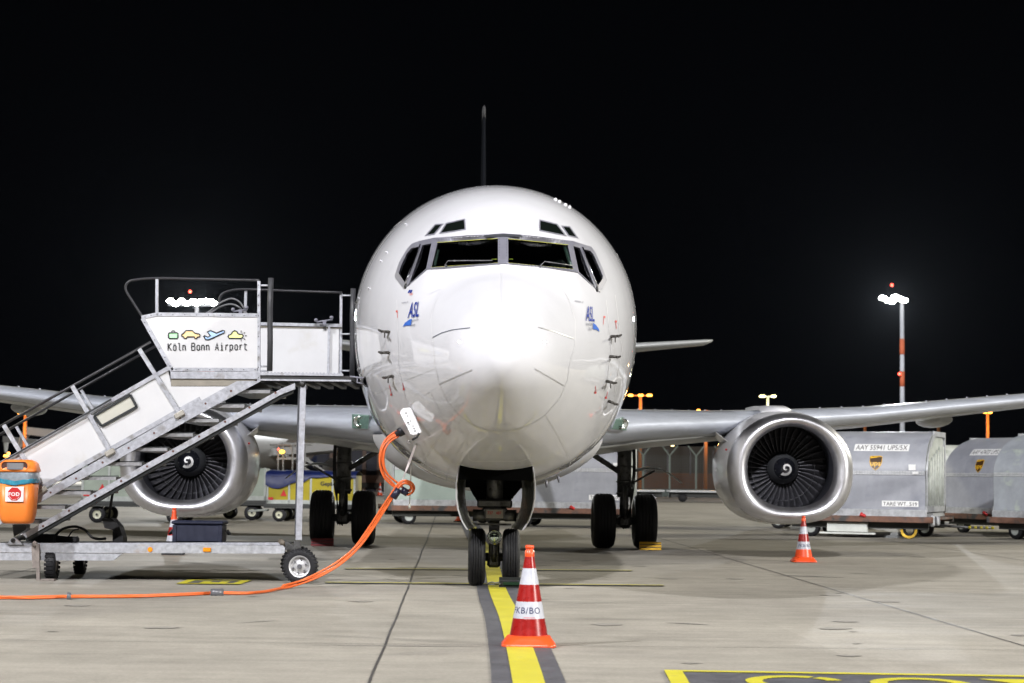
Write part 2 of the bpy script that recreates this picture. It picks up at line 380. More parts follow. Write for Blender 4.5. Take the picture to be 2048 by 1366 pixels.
def strip(mb, pts, w, z):
    pts = [Vector((p[0], p[1], z)) for p in pts]; L = []; Rr = []
    for i, p in enumerate(pts):
        t = (pts[min(i + 1, len(pts) - 1)] - pts[max(i - 1, 0)]).normalized(); n = Vector((t.y, -t.x, 0))
        ww = w[i] if isinstance(w, list) else w
        L.append(p - n * ww / 2); Rr.append(p + n * ww / 2)
    k = len(pts); mb.add(L + Rr, [(i, k + i, k + i + 1, i + 1) for i in range(k - 1)])
# slab joints, a 5.09 x 5 m grid turned 1.8 degrees
mb = MB(); g = Matrix.Rotation(GROT, 4, 'Z'); ox = -0.857 + 0.0 ; oy = 11.64
base = Vector((-0.857, 11.64, 0))
rnd = random.Random(4)
def wob(a, b_, n):
    a = Vector(a); b_ = Vector(b_); d = (b_ - a).normalized(); s = Vector((d.y, -d.x, 0)); off = 0; out = []
    for i in range(n + 1):
        off = off * 0.8 + rnd.uniform(-1, 1) * 0.006; out.append(a.lerp(b_, i / n) + s * off)
    return out
for k in range(-10, 14):
    o = base + g @ Vector((5.09 * k, 0, 0)); strip(mb, wob(o + g @ Vector((0, -6, 0)), o + g @ Vector((0, 110, 0)), 160), 0.018, 0.004)
for k in range(0, 24):
    o = base + g @ Vector((0, 2.85 + 5.0 * k, 0)); strip(mb, wob(o + g @ Vector((-45, 0, 0)), o + g @ Vector((60, 0, 0)), 120), 0.012, 0.005)
struct('slab_joints', mb, JOINT)
# dark tapered streaks on the concrete
mb = MB()
for a, b_, w in (((610, 1291), (1000, 1294), .035), ((1535, 1150), (1700, 1156), .10), ((1690, 1146), (1740, 1148), .05), ((1330, 1246), (1420, 1250), .06), ((380, 1189), (760, 1181), .02), ((1100, 1208), (1260, 1206), .02), ((470, 1247), (560, 1241), .03)):
    p = GP(*a); q = GP(*b_); strip(mb, [p.lerp(q, i / 8) for i in range(9)], [w * (0.15 + math.sin(math.pi * i / 8)) for i in range(9)], 0.0045)
struct('ground_streaks', mb, STREAK)
mb = MB(); rn = random.Random(21)
for k in range(46):     # oil drips and small patches
    x, y, r_ = rn.uniform(-7, 8), rn.uniform(11.5, 34), rn.uniform(.02, .13); n_ = 14; z = .0048
    mb.add([(x + r_ * rn.uniform(.6, 1.2) * 1.4 * math.cos(2 * math.pi * i / n_), y + r_ * rn.uniform(.6, 1.2) * math.sin(2 * math.pi * i / n_), z) for i in range(n_)], [tuple(range(n_))])
struct('oil_spots', mb, mat('faint_rubber_mark', (0.245, 0.23, 0.205), 0.8, spec=.03, noise=.15, nscale=4))

# taxi line: yellow on a wider black band
cl = [(1072, 1450), (1057, 1366), (1040, 1300), (1020, 1236), (995, 1180), (983, 1130), (968, 1095), (942, 1052), (925, 1020)]
pts = smooth_path([GP(*p) for p in cl], 6)
mb = MB(); strip(mb, pts, 0.47, 0.008); struct('taxi_line_border', mb, KMARK)
mb = MB(); strip(mb, pts, 0.205, 0.012); struct('taxi_line', mb, YMARK)
# the two thin stop lines across the stand
for a, b_ in (((650, 1167), (1328, 1173)), ((690, 1139), (1265, 1143))):
    mb = MB(); p = GP(*a); q = GP(*b_); mid = p.lerp(q, .5); strip(mb, [p, mid, q], 0.16, 0.009); struct('stop_line_border', mb, KMARK)
    mb = MB(); strip(mb, [p + Vector((0, .03, 0)), q + Vector((0, .03, 0))], 0.085, 0.016); struct('stop_line', mb, YMARK)
# boxed stand marking, bottom right
P = [GP(1328, 1343), GP(2100, 1355)]
ux = (P[1] - P[0]).normalized(); uy = Vector((ux.y, -ux.x, 0)); o = P[0]   # uy points at the camera
def q2(u, v, z): p = o + ux * u + uy * v; return Vector((p.x, p.y, z))
mb = MB(); mb.add([q2(0, 0, .008), q2(3.6, 0, .008), q2(3.6, 1.35, .008), q2(0, 1.35, .008)], [(0, 1, 2, 3)]); struct('stand_marking_field', mb, KMARK)
mb = MB()
for a in ((0, 0, 3.6, .09), (0, 1.26, 3.6, 1.35), (0, .09, .12, 1.26), (3.48, .09, 3.6, 1.26)):
    mb.add([q2(a[0], a[1], .012), q2(a[2], a[1], .012), q2(a[2], a[3], .012), q2(a[0], a[3], .012)], [(0, 1, 2, 3)])
def arcring(cx, cy, rx, ry, w, a0, a1, n=26):
    A = []; B = []
    for i in range(n + 1):
        t = R(a0 + (a1 - a0) * i / n); A.append(q2(cx + rx * math.cos(t), cy - ry * math.sin(t), .012)); B.append(q2(cx + (rx - w) * math.cos(t), cy - (ry - w) * math.sin(t), .012))
    mb.add(A + B, [(i, i + 1, n + 2 + i, n + 1 + i) for i in range(n)])
arcring(.82, .62, .33, .38, .11, 62, 330); arcring(.82, .62, .33, .38, .11, 20, 55)
arcring(1.62, .62, .33, .36, .11, 0, 360)
mb.add([q2(2.05, .26, .012), q2(2.42, .26, .012), q2(2.72, 1.0, .012), q2(2.58, 1.0, .012)], [(0, 1, 2, 3)])
struct('stand_marking', mb, YMARK)
# small boxed marking beside the steps
A = [GP(352, 1169), GP(376, 1161), GP(503, 1162), GP(480, 1170)]
def bl(u, v, z):
    p = A[0].lerp(A[3], u).lerp(A[1].lerp(A[2], u), v); return Vector((p.x, p.y, z))
mb = MB(); mb.add([bl(0, 0, .008), bl(1, 0, .008), bl(1, 1, .008), bl(0, 1, .008)], [(0, 1, 2, 3)]); struct('small_marking_field', mb, KMARK)
mb = MB()
for a in ((0, 0, 1, .14), (0, .86, 1, 1), (0, .14, .14, .86), (.86, .14, 1, .86), (.32, .2, .46, .6), (.6, .2, .74, .6), (.46, .2, .6, .36)):
    mb.add([bl(a[0], a[1], .012), bl(a[2], a[1], .012), bl(a[2], a[3], .012), bl(a[0], a[3], .012)], [(0, 1, 2, 3)])
struct('small_marking', mb, YMARK)

# ------------------------------------------------------------------ aircraft
YAW = R(1.38)
AIR = root('cargo_airliner', 'large white twin-engine freight airliner parked nose-on with its nose gear doors open', 'airplane', (-0.089, 18.4, 0), YAW)
AM = WM[AIR.name]; AI = AM.inverted()
def pchip(xs, ys):
    n = len(xs); h = [xs[i + 1] - xs[i] for i in range(n - 1)]; d = [(ys[i + 1] - ys[i]) / h[i] for i in range(n - 1)]
    m = [d[0]] + [0] * (n - 2) + [d[-1]]
    for i in range(1, n - 1):
        if d[i - 1] * d[i] > 0:
            w1 = 2 * h[i] + h[i - 1]; w2 = h[i] + 2 * h[i - 1]; m[i] = (w1 + w2) / (w1 / d[i - 1] + w2 / d[i])
    def f(x):
        if x <= xs[0]: return ys[0]
        if x >= xs[-1]: return ys[-1]
        i = 0
        while x > xs[i + 1]: i += 1
        t = (x - xs[i]) / h[i]
        return (ys[i] * (1 + 2 * t) + m[i] * h[i] * t) * (1 - t) ** 2 + (ys[i + 1] * (3 - 2 * t) - m[i + 1] * h[i] * (1 - t)) * t * t
    return f
PY = [0, .03, .1, .25, .5, .8, 1.2, 1.6, 2.05, 2.5, 3, 3.5, 4, 4.5, 5, 5.5, 6.2, 7, 8]
PW = [0, .13, .23, .37, .51, .63, .78, .93, 1.09, 1.25, 1.41, 1.545, 1.65, 1.725, 1.78, 1.815, 1.855, 1.88, 1.885]
PT = [2.5, 2.63, 2.74, 2.88, 3.04, 3.19, 3.37, 3.55, 3.96, 4.25, 4.50, 4.68, 4.81, 4.91, 4.99, 5.06, 5.13, 5.19, 5.205]
PB = [2.5, 2.37, 2.27, 2.14, 2.01, 1.90, 1.78, 1.68, 1.58, 1.49, 1.40, 1.33, 1.27, 1.23, 1.20, 1.18, 1.165, 1.16, 1.16]
PC = [2.5, 2.5, 2.5, 2.51, 2.52, 2.54, 2.58, 2.64, 2.72, 2.81, 2.92, 3.02, 3.09, 3.15, 3.20, 3.24, 3.28, 3.30, 3.30]
sq = [math.sqrt(y) for y in PY]
fw, ft, fb, fc = [pchip(sq, a) for a in (PW, PT, PB, PC)]
TY = [20, 23, 26, 29, 31.5, 32.6]
tw, tt, tb = pchip(TY, [1.88, 1.78, 1.40, .85, .32, .12]), pchip(TY, [5.20, 5.20, 5.17, 5.08, 4.95, 4.85]), pchip(TY, [1.16, 1.55, 2.45, 3.45, 4.25, 4.55])
def sect(y):
    if y > 20:
        t, b_ = tt(y), tb(y); return tw(y), t, b_, (t + b_) / 2 + 0.12 * (32.6 - y) / 12.6
    s = math.sqrt(max(y, 0)); return fw(s), ft(s), fb(s), fc(s)
def surf(y, th):
    w, t, b_, c = sect(y); ct, st = math.cos(th), math.sin(th)
    k = min(1, max(0, (y - 0.8) / 3)); nl = 2.0 + 0.22 * k
    if st >= 0: x = w * math.copysign(abs(ct) ** (2 / 2.03), ct); z = c + (t - c) * st ** (2 / 2.03)
    else: x = w * math.copysign(abs(ct) ** (2 / nl), ct); z = c - (c - b_) * (-st) ** (2 / nl)
    return Vector((x, y, z))
NT = 400
ths = [2 * math.pi * i / NT for i in range(NT)]
ys = [0.0004, .003, .008, .015, .025, .04, .06, .085, .115, .15, .19, .24]
y = .29
while y < 8.2: ys.append(y); y += 0.014 if 1.4 < y < 2.9 else 0.045
while y < 20: ys.append(y); y += 0.45
while y <= 32.6: ys.append(y); y += 0.3
rings = [[surf(y, t) for t in ths] for y in ys]
allv = [v for r in rings for v in r]
allf = [(j * NT + i, (j + 1) * NT + i, (j + 1) * NT + (i + 1) % NT, j * NT + (i + 1) % NT) for j in range(len(ys) - 1) for i in range(NT)]
BV = BVHTree.FromPolygons([AM @ v for v in allv], allf)
def hit(px, py, lift=0.0):
    loc, n, i, d = BV.ray_cast(C0, ray(px, py)); k = 0
    while loc is None and k < 14:      # just off the outline: step towards the middle of the nose
        px += (993 - px) * .006; py += (660 - py) * .006; k += 1
        loc, n, i, d = BV.ray_cast(C0, ray(px, py))
    if loc is None: return None, None
    if n.dot(ray(px, py)) > 0: n = -n
    return loc + n * lift, n
def inpoly(x, y, poly):
    c = False; n = len(poly)
    for i in range(n):
        x1, y1 = poly[i]; x2, y2 = poly[(i + 1) % n]
        if (y1 > y) != (y2 > y) and x < (x2 - x1) * (y - y1) / (y2 - y1) + x1: c = not c
    return c
MI = CAM_M.inverted()
def proj(p):
    q = MI @ p; return (CX - FPX * q.x / q.z, CY + FPX * q.y / q.z)

OUTL = [(1006.4, 468.1), (969.5, 470.7), (910, 474.3), (869.4, 476.7), (839, 483.3), (824.6, 488.5), (815.4, 499), (799.5, 525.4), (791, 551.8), (791.6, 555.7), (808.8, 578.1), (854.9, 539.3), (891.8, 537.3), (950, 532.5), (995.9, 529.4), (1006.4, 528.3)]
OUTR = [(1006.4, 528.3), (1016.8, 529.1), (1080, 534), (1146.5, 543.8), (1155.3, 546), (1198.5, 584.8), (1212.4, 560.6), (1205, 540), (1189, 505), (1181.6, 494.7), (1143.5, 483), (1090, 476.5), (1041, 470.5), (1006.4, 468.1)]
OUTER = OUTL + OUTR[1:-1]
PANES = [
    ('windshield', [(874.4, 484.8), (995.9, 476.9), (995.9, 525.4), (862.1, 534.4)]),
    ('side_window', [(844.3, 490.2), (862.8, 486.5), (852.3, 536.9), (817, 569.2)]),
    ('side_window', [(821.9, 496.4), (838.7, 492.8), (809.4, 565.3), (796.8, 546.5), (801, 532), (812.7, 507)]),
    ('windshield', [(1016.4, 477.4), (1136.2, 489.6), (1146.9, 537.9), (1016.8, 525.2)]),
    ('side_window', [(1146.7, 491.6), (1160.1, 495.9), (1190.0, 574), (1157.8, 543.5)]),
    ('side_window', [(1167.3, 498.1), (1181.6, 501.6), (1187.5, 508.9), (1206.3, 551.8), (1205, 558.4), (1195.2, 572.1)])]
EYE = [[(893.8, 448.3), (928, 440.4), (929.3, 458.2), (882.6, 465.5)], [(871.4, 451), (882.6, 450), (868.1, 467.4), (854.9, 469.8)],
       [(1080.6, 442), (1112.8, 450), (1128.2, 469.8), (1080.6, 460.3)], [(1126.3, 454), (1138.4, 455.2), (1151.6, 473.8), (1137.7, 470.5)]]
def shrink(poly, k, px=None):
    cx = sum(p[0] for p in poly) / len(poly); cy = sum(p[1] for p in poly) / len(poly)
    return [(cx + (x - cx) * k, cy + (y - cy) * k) for x, y in poly]
# two-part hole: each half shrunk about its own centre so the rough edge hides under the frame
def inset(poly, d):
    n = len(poly); out = []
    ar = sum(poly[i][0] * poly[(i + 1) % n][1] - poly[(i + 1) % n][0] * poly[i][1] for i in range(n)); sg = 1 if ar > 0 else -1
    for i in range(n):
        a, b_, c = Vector(poly[i - 1]), Vector(poly[i]), Vector(poly[(i + 1) % n])
        e1 = (b_ - a).normalized(); e2 = (c - b_).normalized(); n1 = Vector((-e1.y, e1.x)) * sg; n2 = Vector((-e2.y, e2.x)) * sg
        m = (n1 + n2).normalized(); k = d / max(0.35, m.dot(n1)); out.append((b_.x + m.x * k, b_.y + m.y * k))
    return out
HOLE = inset(OUTER, 0.7); EHOLES = [inset(e, -1.0) for e in EYE]
BAYX, BAY0, BAY1 = 0.40, 3.16, 5.3
fin_ = []
for f in allf:
    c = sum((allv[i] for i in f), Vector()) / 4
    if c.z < 2.2 and abs(c.x) < BAYX and BAY0 < c.y < BAY1: continue
    if 1.2 < c.y < 3.6 and c.z > 3.2:
        p = proj(AM @ c)
        if inpoly(p[0], p[1], HOLE) or any(inpoly(p[0], p[1], inset(e, 1.2)) for e in EYE): continue
    fin_.append(f)
mb = MB(); mb.v = allv; mb.f = fin_; mb.sm = [True] * len(fin_)
n0 = len(mb.v); mb.v.append(Vector((0, 0, 2.5))); mb.f += [(i, (i + 1) % NT, n0) for i in range(NT)]; mb.sm += [True] * NT
FUS = link('fuselage', mb, PAINT, AIR, world=False)

def cdt(loops, interior=None, holes=0):
    """triangulate loops[0] minus loops[1:], returns verts2d, tris"""
    vs = []; es = []
    for lp in loops:
        n0 = len(vs); vs += [Vector(p) for p in lp]; es += [(n0 + i, n0 + (i + 1) % len(lp)) for i in range(len(lp))]
    if interior: vs += [Vector(p) for p in interior]
    v, e, f, *_ = delaunay_2d_cdt(vs, es, [], 1 if len(loops) == 1 else 0, 1e-4)
    out = []
    for t in f:
        c = sum((v[i] for i in t), Vector((0, 0))) / len(t)
        if inpoly(c.x, c.y, loops[0]) and not any(inpoly(c.x, c.y, h) for h in loops[1:]): out.append(tuple(t))
    return v, out
def dens(poly, step, closed=True):
    out = []; n = len(poly)
    for i in range(n if closed else n - 1):
        a, b_ = Vector(poly[i]), Vector(poly[(i + 1) % n]); k = max(1, int((b_ - a).length / step))
        out += [tuple(a.lerp(b_, j / k)) for j in range(k)]
    if not closed: out.append(tuple(poly[-1]))
    return out
def surf_patch(mb, poly, lift=0.004, step=8):
    d = dens(poly, step); xs = [p[0] for p in d]; ysx = [p[1] for p in d]; ins = []
    x = min(xs) + step / 2
    while x < max(xs):
        y = min(ysx) + step / 2
        while y < max(ysx):
            if inpoly(x, y, inset(poly, 1.0) if step > 3 else poly): ins.append((x, y))
            y += step
        x += step
    v, f = cdt([d], ins); P3 = []
    for p in v:
        h, n = hit(p.x, p.y, lift)
        if h is None: return
        P3.append(h)
    mb.add(P3, f, True)
def surf_line(mb, pts, w=1.0, lift=0.003, step=8):
    d = [Vector(p) for p in dens(pts, step, False)]; L = []; Rr = []
    for i, p in enumerate(d):
        t = (d[min(i + 1, len(d) - 1)] - d[max(i - 1, 0)]).normalized(); n = Vector((-t.y, t.x)) * w / 2
        a, _ = hit(p.x - n.x, p.y - n.y, lift); b_, _ = hit(p.x + n.x, p.y + n.y, lift)
        if a is None or b_ is None: continue
        L.append(a); Rr.append(b_)
    k = len(L)
    if k > 1: mb.add(L + Rr, [(i, k + i, k + i + 1, i + 1) for i in range(k - 1)], True)
def surf_text(mb, s, quad, bold=0.0, lift=0.012, space=1.0):
    """quad: pixel positions of text box BL, BR, TR, TL (cap height)"""
    v, f, w = text2d(s, bold, None, space); P3 = []
    BL, BR, TR, TL = [Vector(q) for q in quad]
    for x, y in v:
        u = x / w; p = BL.lerp(BR, u).lerp(TL.lerp(TR, u), y); h, n = hit(p.x, p.y, lift)
        if h is None: return
        P3.append(h)
    mb.add(P3, f)

# window frame and panes
planes = []
for nm, poly in PANES:
    pts = [hit(*p, 0.0)[0] for p in poly]; c = sum(pts, Vector()) / len(pts)
    n = Vector()
    for i in range(len(pts)): n += (pts[i] - c).cross(pts[(i + 1) % len(pts)] - c)
    n.normalize(); planes.append((c, n))
def onplane(px, py, pl, off=0.0):
    d = ray(px, py); c, n = pl; nn = n if n.dot(d) < 0 else -n; return C0 + d * ((c + nn * off - C0).dot(n) / d.dot(n))
loops = [dens(OUTER, 5)]; key = {}
for (nm, poly), pl in zip(PANES, planes):
    d = dens(poly, 5); loops.append(d)
    for p in d: key[(round(p[0], 2), round(p[1], 2))] = pl
v, f = cdt(loops)
mb = MB(); P3 = []
for p in v:
    k = key.get((round(p.x, 2), round(p.y, 2)))
    if k: P3.append(onplane(p.x, p.y, k, 0.010))
    else: P3.append(hit(p.x, p.y, 0.011)[0])
mb.add(P3, f)
WF = link('window_frame', mb, FRAME, AIR)
sol = WF.modifiers.new('t', 'SOLIDIFY'); sol.thickness = 0.008; sol.offset = -1
for (nm, poly), pl in zip(PANES, planes):
    mb = MB(); mb.add([onplane(*p, pl, -0.004) for p in inset(poly, -1.5)], [tuple(range(len(poly)))[::-1]])
    g_ = link('windshield_pane' if nm == 'windshield' else 'side_pane', mb, GLASS, WF, fix=False)
    if nm == 'windshield':   # yellow-green sealant lines seen along the top and bottom of the panes
        q = poly; mb = MB()
        for a, b_, w in ((q[0], q[1], .8), (q[3], q[2], .4)):
            a = Vector(a); b_ = Vector(b_); t = (b_ - a).normalized(); n = Vector((-t.y, t.x)) * w / 2
            mb.add([onplane(*(a - n), pl, 0.014), onplane(*(b_ - n), pl, 0.014), onplane(*(b_ + n), pl, 0.014), onplane(*(a + n), pl, 0.014)], [(0, 1, 2, 3)])
        link('sealant_line', mb, YSEAL, WF)
# dark primer patch on the centre top of the frame, rivets
mb = MB(); surf_patch(mb, [(969.5, 471.2), (1006.4, 468.6), (1041, 471), (1047, 476.3), (1006.4, 474.5), (966, 476.0)], 0.010, 6)
link('frame_patch', mb, DARKMET, WF)
mb = MB()
for a, b_, n in (((875, 481.5), (1000, 473.4), 30), ((1012, 473.5), (1132, 484.8), 29), ((999, 480), (999, 524), 9), ((1013, 480), (1013, 524), 9), ((945, 530), (994, 526.8), 8), ((1020, 528), (1140, 539.6), 18)):
    for i in range(n):
        p = Vector(a).lerp(Vector(b_), i / (n - 1)); h, nn = hit(p.x, p.y, 0.014)
        mb.cyl(h, h + nn * 0.002, 0.0045, n=6)
link('rivet_rows', mb, DARKMET, WF)
# wiper arms
for a, b_, c in (((893, 533), (900, 528), (985, 527)), ((1080, 534.5), (1086, 529.5), (1143, 536)), ):
    mb = MB(); p = hit(*a, 0.03)[0]; q = hit(*b_, 0.05)[0]; r_ = hit(*c, 0.04)[0]
    mb.tube([p, q, q.lerp(r_, .5), r_], 0.006, 6); mb.cyl(hit(*a, 0)[0], p, 0.012, n=8); mb.box(q.lerp(r_, .15), (.03, .015, .015))
    link('wiper', mb, mat('wiper_metal', (0.12, 0.12, 0.13), 0.4, 0.3), WF)
# frame dividing posts in bright metal between the side panes
for a, b_ in (((842.3, 491), (813.5, 569)), ((1163.5, 497), (1193.5, 575))):
    mb = MB(); mb.tube([hit(a[0] + (b_[0] - a[0]) * k / 4, a[1] + (b_[1] - a[1]) * k / 4, 0.016)[0] for k in range(5)], 0.009, 6); link('window_post', mb, CHROME, WF)
    mb = MB(); h, n = hit(b_[0] - 1, b_[1] + 4, 0.0); mb.sphere(h, 0.026, 10, 6, (1, 1, 1.4)); link('drain_cap', mb, BLACK, WF)
for e in EYE:
    mb = MB(); v, f = cdt([dens(inset(e, -2.2), 5), dens(e, 5)]); mb.add([hit(p.x, p.y, 0.004)[0] for p in v], f, True)
    o = link('eyebrow_window', mb, FRAME, AIR)
    mb = MB(); surf_patch(mb, inset(e, -0.8), 0.0015, 8); link('pane', mb, mat('dark_tinted_pane', (0.006, 0.009, 0.007), 0.06, coat=1.0), o)

# cockpit interior: dark shell, glareshield, seats, grab handles
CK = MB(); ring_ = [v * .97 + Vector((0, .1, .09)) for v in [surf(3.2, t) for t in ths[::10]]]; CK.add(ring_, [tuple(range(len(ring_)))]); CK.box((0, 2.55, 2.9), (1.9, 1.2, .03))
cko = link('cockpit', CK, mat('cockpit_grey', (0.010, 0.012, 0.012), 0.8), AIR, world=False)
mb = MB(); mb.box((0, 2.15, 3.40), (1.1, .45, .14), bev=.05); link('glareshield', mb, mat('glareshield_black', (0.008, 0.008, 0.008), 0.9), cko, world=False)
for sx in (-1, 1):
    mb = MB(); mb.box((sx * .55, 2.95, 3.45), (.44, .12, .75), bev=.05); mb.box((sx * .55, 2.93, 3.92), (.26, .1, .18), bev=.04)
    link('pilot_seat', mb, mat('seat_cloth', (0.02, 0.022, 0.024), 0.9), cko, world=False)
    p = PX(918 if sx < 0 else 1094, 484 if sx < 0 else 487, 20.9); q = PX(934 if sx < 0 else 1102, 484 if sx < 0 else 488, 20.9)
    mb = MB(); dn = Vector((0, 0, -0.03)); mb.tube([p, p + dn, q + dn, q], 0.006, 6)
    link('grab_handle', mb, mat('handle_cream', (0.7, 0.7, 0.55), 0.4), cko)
    p = PX(983 if sx < 0 else 1018, 518.5, 20.5); q = PX(995 if sx < 0 else 1026, 518.5, 20.5); mb = MB(); mb.tube([p, q], 0.006, 6); link('yellow_strap', mb, YSEAL, cko)
# side pillars seen through the windshields
for sx in (-1, 1):
    mb = MB(); p = PX(878 if sx < 0 else 1128, 490, 20.9); q = PX(868 if sx < 0 else 1142, 533, 20.6); mb.tube([p, q], 0.022, 8); link('inner_pillar', mb, mat('pillar_green', (0.10, 0.14, 0.12), 0.6), cko)

# seams and panel lines
for pts in ([(867, 690), (870, 730), (880, 770), (895, 803), (917, 829), (945, 850), (975, 860), (1002, 863), (1035, 859), (1065, 847), (1091, 830)],
            [(1091, 830), (1115, 870), (1133, 905), (1141, 925), (1142, 940)], [(917, 829), (885, 865), (858, 905), (846, 930)],
            [(745, 790), (800, 765), (868, 738)], [(936, 904), (937, 917), (945, 922), (1040, 922), (1060, 916), (1062, 905)]):
    mb = MB(); surf_line(mb, pts, 0.8); link('panel_seam', mb, LINE, FUS)
for pts in ([(862, 640), (868, 610), (883, 580)], [(1139, 726), (1135, 760), (1120, 795), (1091, 830)], [(1150, 690), (1150, 640), (1138, 600), (1120, 570)],
            [(866, 690), (862, 640)], [(1139, 726), (1150, 690)], [(794, 600), (798, 740), (812, 800)], [(1212, 600), (1222, 700), (1205, 830)], [(855, 590), (880, 578)],
            [(1003, 545), (1003, 640)], [(850, 790), (861, 783), (880, 825)], [(1230, 590), (1244, 700), (1228, 790)]):
    mb = MB(); surf_line(mb, pts, 0.9); link('fine_seam', mb, SEAMW, FUS)
# lightning diverter strips on the radome
for k, pts in enumerate(([(866, 675), (884, 666), (905, 660), (941, 656)], [(879, 768), (945, 739)], [(1069, 737), (1127, 771)], [(1076, 655), (1110, 664), (1146, 677)])):
    mb = MB(); surf_line(mb, pts, 1.5, 0.006); link('diverter_strip', mb, INK if k in (0,) else mat('strip_silver', (0.55, 0.55, 0.56), 0.3, 0.6), FUS)
# airline marking
def logo(q):
    mb = MB(); surf_text(mb, 'ASL', q, 0.012, space=1.0); link('logo_letters', mb, BLUE, LG)
def place_logo(nm, A, swoosh, small1, small2, member):
    global LG
    mb = MB(); surf_patch(mb, swoosh, 0.009, 4); LG = link('airline_logo', mb, BLUE2, AIR)
    logo(A)
    mb = MB(); surf_text(mb, 'AVIATION', small1, 0.0); surf_text(mb, 'GROUP', small2, 0.0); surf_text(mb, 'member of', member, 0.0); link('logo_small_text', mb, INK, LG)
place_logo('r', [(1170, 642), (1187.5, 643), (1186, 613), (1172, 611)], [(1184.5, 646), (1190.5, 650), (1195.5, 657), (1198, 664), (1192, 659.5), (1185, 659)],
           [(1170, 652), (1183, 652), (1183, 646), (1170, 646)], [(1175, 661), (1183, 661), (1183, 655), (1175, 655)], [(1149, 604), (1165, 607), (1165, 603), (1149, 600)])
place_logo('l', [(817, 636), (838.5, 633), (843, 602), (822, 604.5)], [(820, 639.5), (825, 638.5), (823.5, 651.5), (812, 651.5), (807, 654), (811, 646)],
           [(825, 644), (838, 642), (838.5, 637), (825, 639)], [(823, 653), (831, 653), (832, 647.5), (823, 648)], [(805, 608), (818, 606), (818, 602), (805, 604)])
mb = MB(); surf_patch(mb, [(816, 586), (819, 580), (822, 580), (819, 586)], .005, 3); surf_patch(mb, [(820, 586), (823, 580), (826, 580), (823, 586)], .005, 3)
o = link('small_emblem', mb, BLUE, AIR); mb = MB(); surf_line(mb, [(820, 590.5), (826, 589)], 1.0, .005, 2); surf_line(mb, [(818, 587.5), (827, 586.5)], .7, .005, 2); link('emblem_red_line', mb, REDP, o)
# red probe warning flags and dark markings
for a, b_, sq_ in (((1206, 649), (1207, 636), (1208, 634)), ((1232, 658), (1231, 645), (1231, 643)), ((1190, 772), (1192, 786), (1190, 785)), ((1215, 783), (1211, 797), (1211, 795)),
                   ((796, 636), (795, 625), (794, 623)), ((806, 766), (809, 780), (808, 778)), ((779, 770), (784, 790), (783, 789))):
    mb = MB(); surf_line(mb, [a, b_], 0.9, .005, 3); x, y = sq_; surf_patch(mb, [(x - 1.7, y - 2), (x + 1.9, y - 2), (x + 1.9, y + 2), (x - 1.7, y + 2)], .005, 3)
    link('probe_flag', mb, REDP, FUS)
PROBE = mat('probe_metal', (.055, .05, .045), .4, .3, noise=.4, nscale=30)
# probes
for px, py, rod, blade in ((1222, 673, .16, 1), (1220, 713, .14, 0), (1213, 762, .16, 1), (1217, 802, .12, 0), (778, 664, .16, 1), (778, 705, .14, 0), (785, 752, .10, 1)):
    h, n = hit(px, py); mb = MB(); e = h + n * 0.09
    mb.box(h + n * .002, (.05, .10, .015), Matrix.Rotation(0, 3, 'Z'))
    mb.tube([h, e], [0.018, 0.014], 8); f_ = e + Vector((0, -rod, 0)) + n * 0.02
    mb.tube([e + Vector((0, .03, 0)), f_], [0.018, 0.011], 8)
    if blade: mb.box(h + n * .05 + Vector((0, 0, -.035)), (.012, .05, .07))
    link('air_data_probe', mb, PROBE, AIR)
# crown antennas and lamp bumps seen on the outline
for px, py in ((1111, 398.5), (1119, 402.5), (1131, 409), (1139, 413.5)):
    h, n = hit(px, py + 1.0); mb = MB(); mb.sphere(h, 0.024, 10, 6); link('crown_fairing', mb, PAINT, AIR)
for px, py in ((812, 449), (773, 505), (762, 522), (738, 577)):
    h, n = hit(px, py)
    if h: mb = MB(); mb.box(h, (.03, .10, .025), bev=.01); link('door_hinge', mb, PAINT, AIR)
# forward door edge, left of frame
dm = MB()
def surfy(y, z, side):   # point on skin at given station and height
    w, t, b_, c = sect(y)
    if z >= c: k = ((z - c) / (t - c)); x = w * (1 - k ** 2.03) ** (1 / 2.03)
    else: k = ((c - z) / (c - b_)); nl = 2.22; x = w * (1 - k ** nl) ** (1 / nl)
    return Vector((side * (x + .004), y, z))
def skin_loop(mb, loop, side, w=.02):
    d = dens(loop, .12)
    for i in range(len(d)):
        a, b_ = d[i], d[(i + 1) % len(d)]; t = (Vector(b_) - Vector(a)).normalized(); n = Vector((-t.y, t.x)) * w / 2
        mb.add([surfy(a[0] - n.x, a[1] - n.y, side), surfy(b_[0] - n.x, b_[1] - n.y, side), surfy(b_[0] + n.x, b_[1] + n.y, side), surfy(a[0] + n.x, a[1] + n.y, side)], [(0, 1, 2, 3)])
skin_loop(dm, [(4.55, 2.62), (5.42, 2.62), (5.42, 4.45), (4.55, 4.45)], -1)
do = link('entry_door', dm, LINE, AIR, world=False)
dm = MB(); dm.tube([surfy(4.65, 3.45, -1) + Vector((-.01, 0, 0)), surfy(4.85, 3.45, -1) + Vector((-.01, 0, 0))], .012, 6); link('handle', dm, STEEL, do, world=False)
dm = MB(); skin_loop(dm, [(4.7, 2.75), (5.4, 2.75), (5.4, 4.1), (4.7, 4.1)], 1, .03); link('service_door', dm, LINE, AIR, world=False)

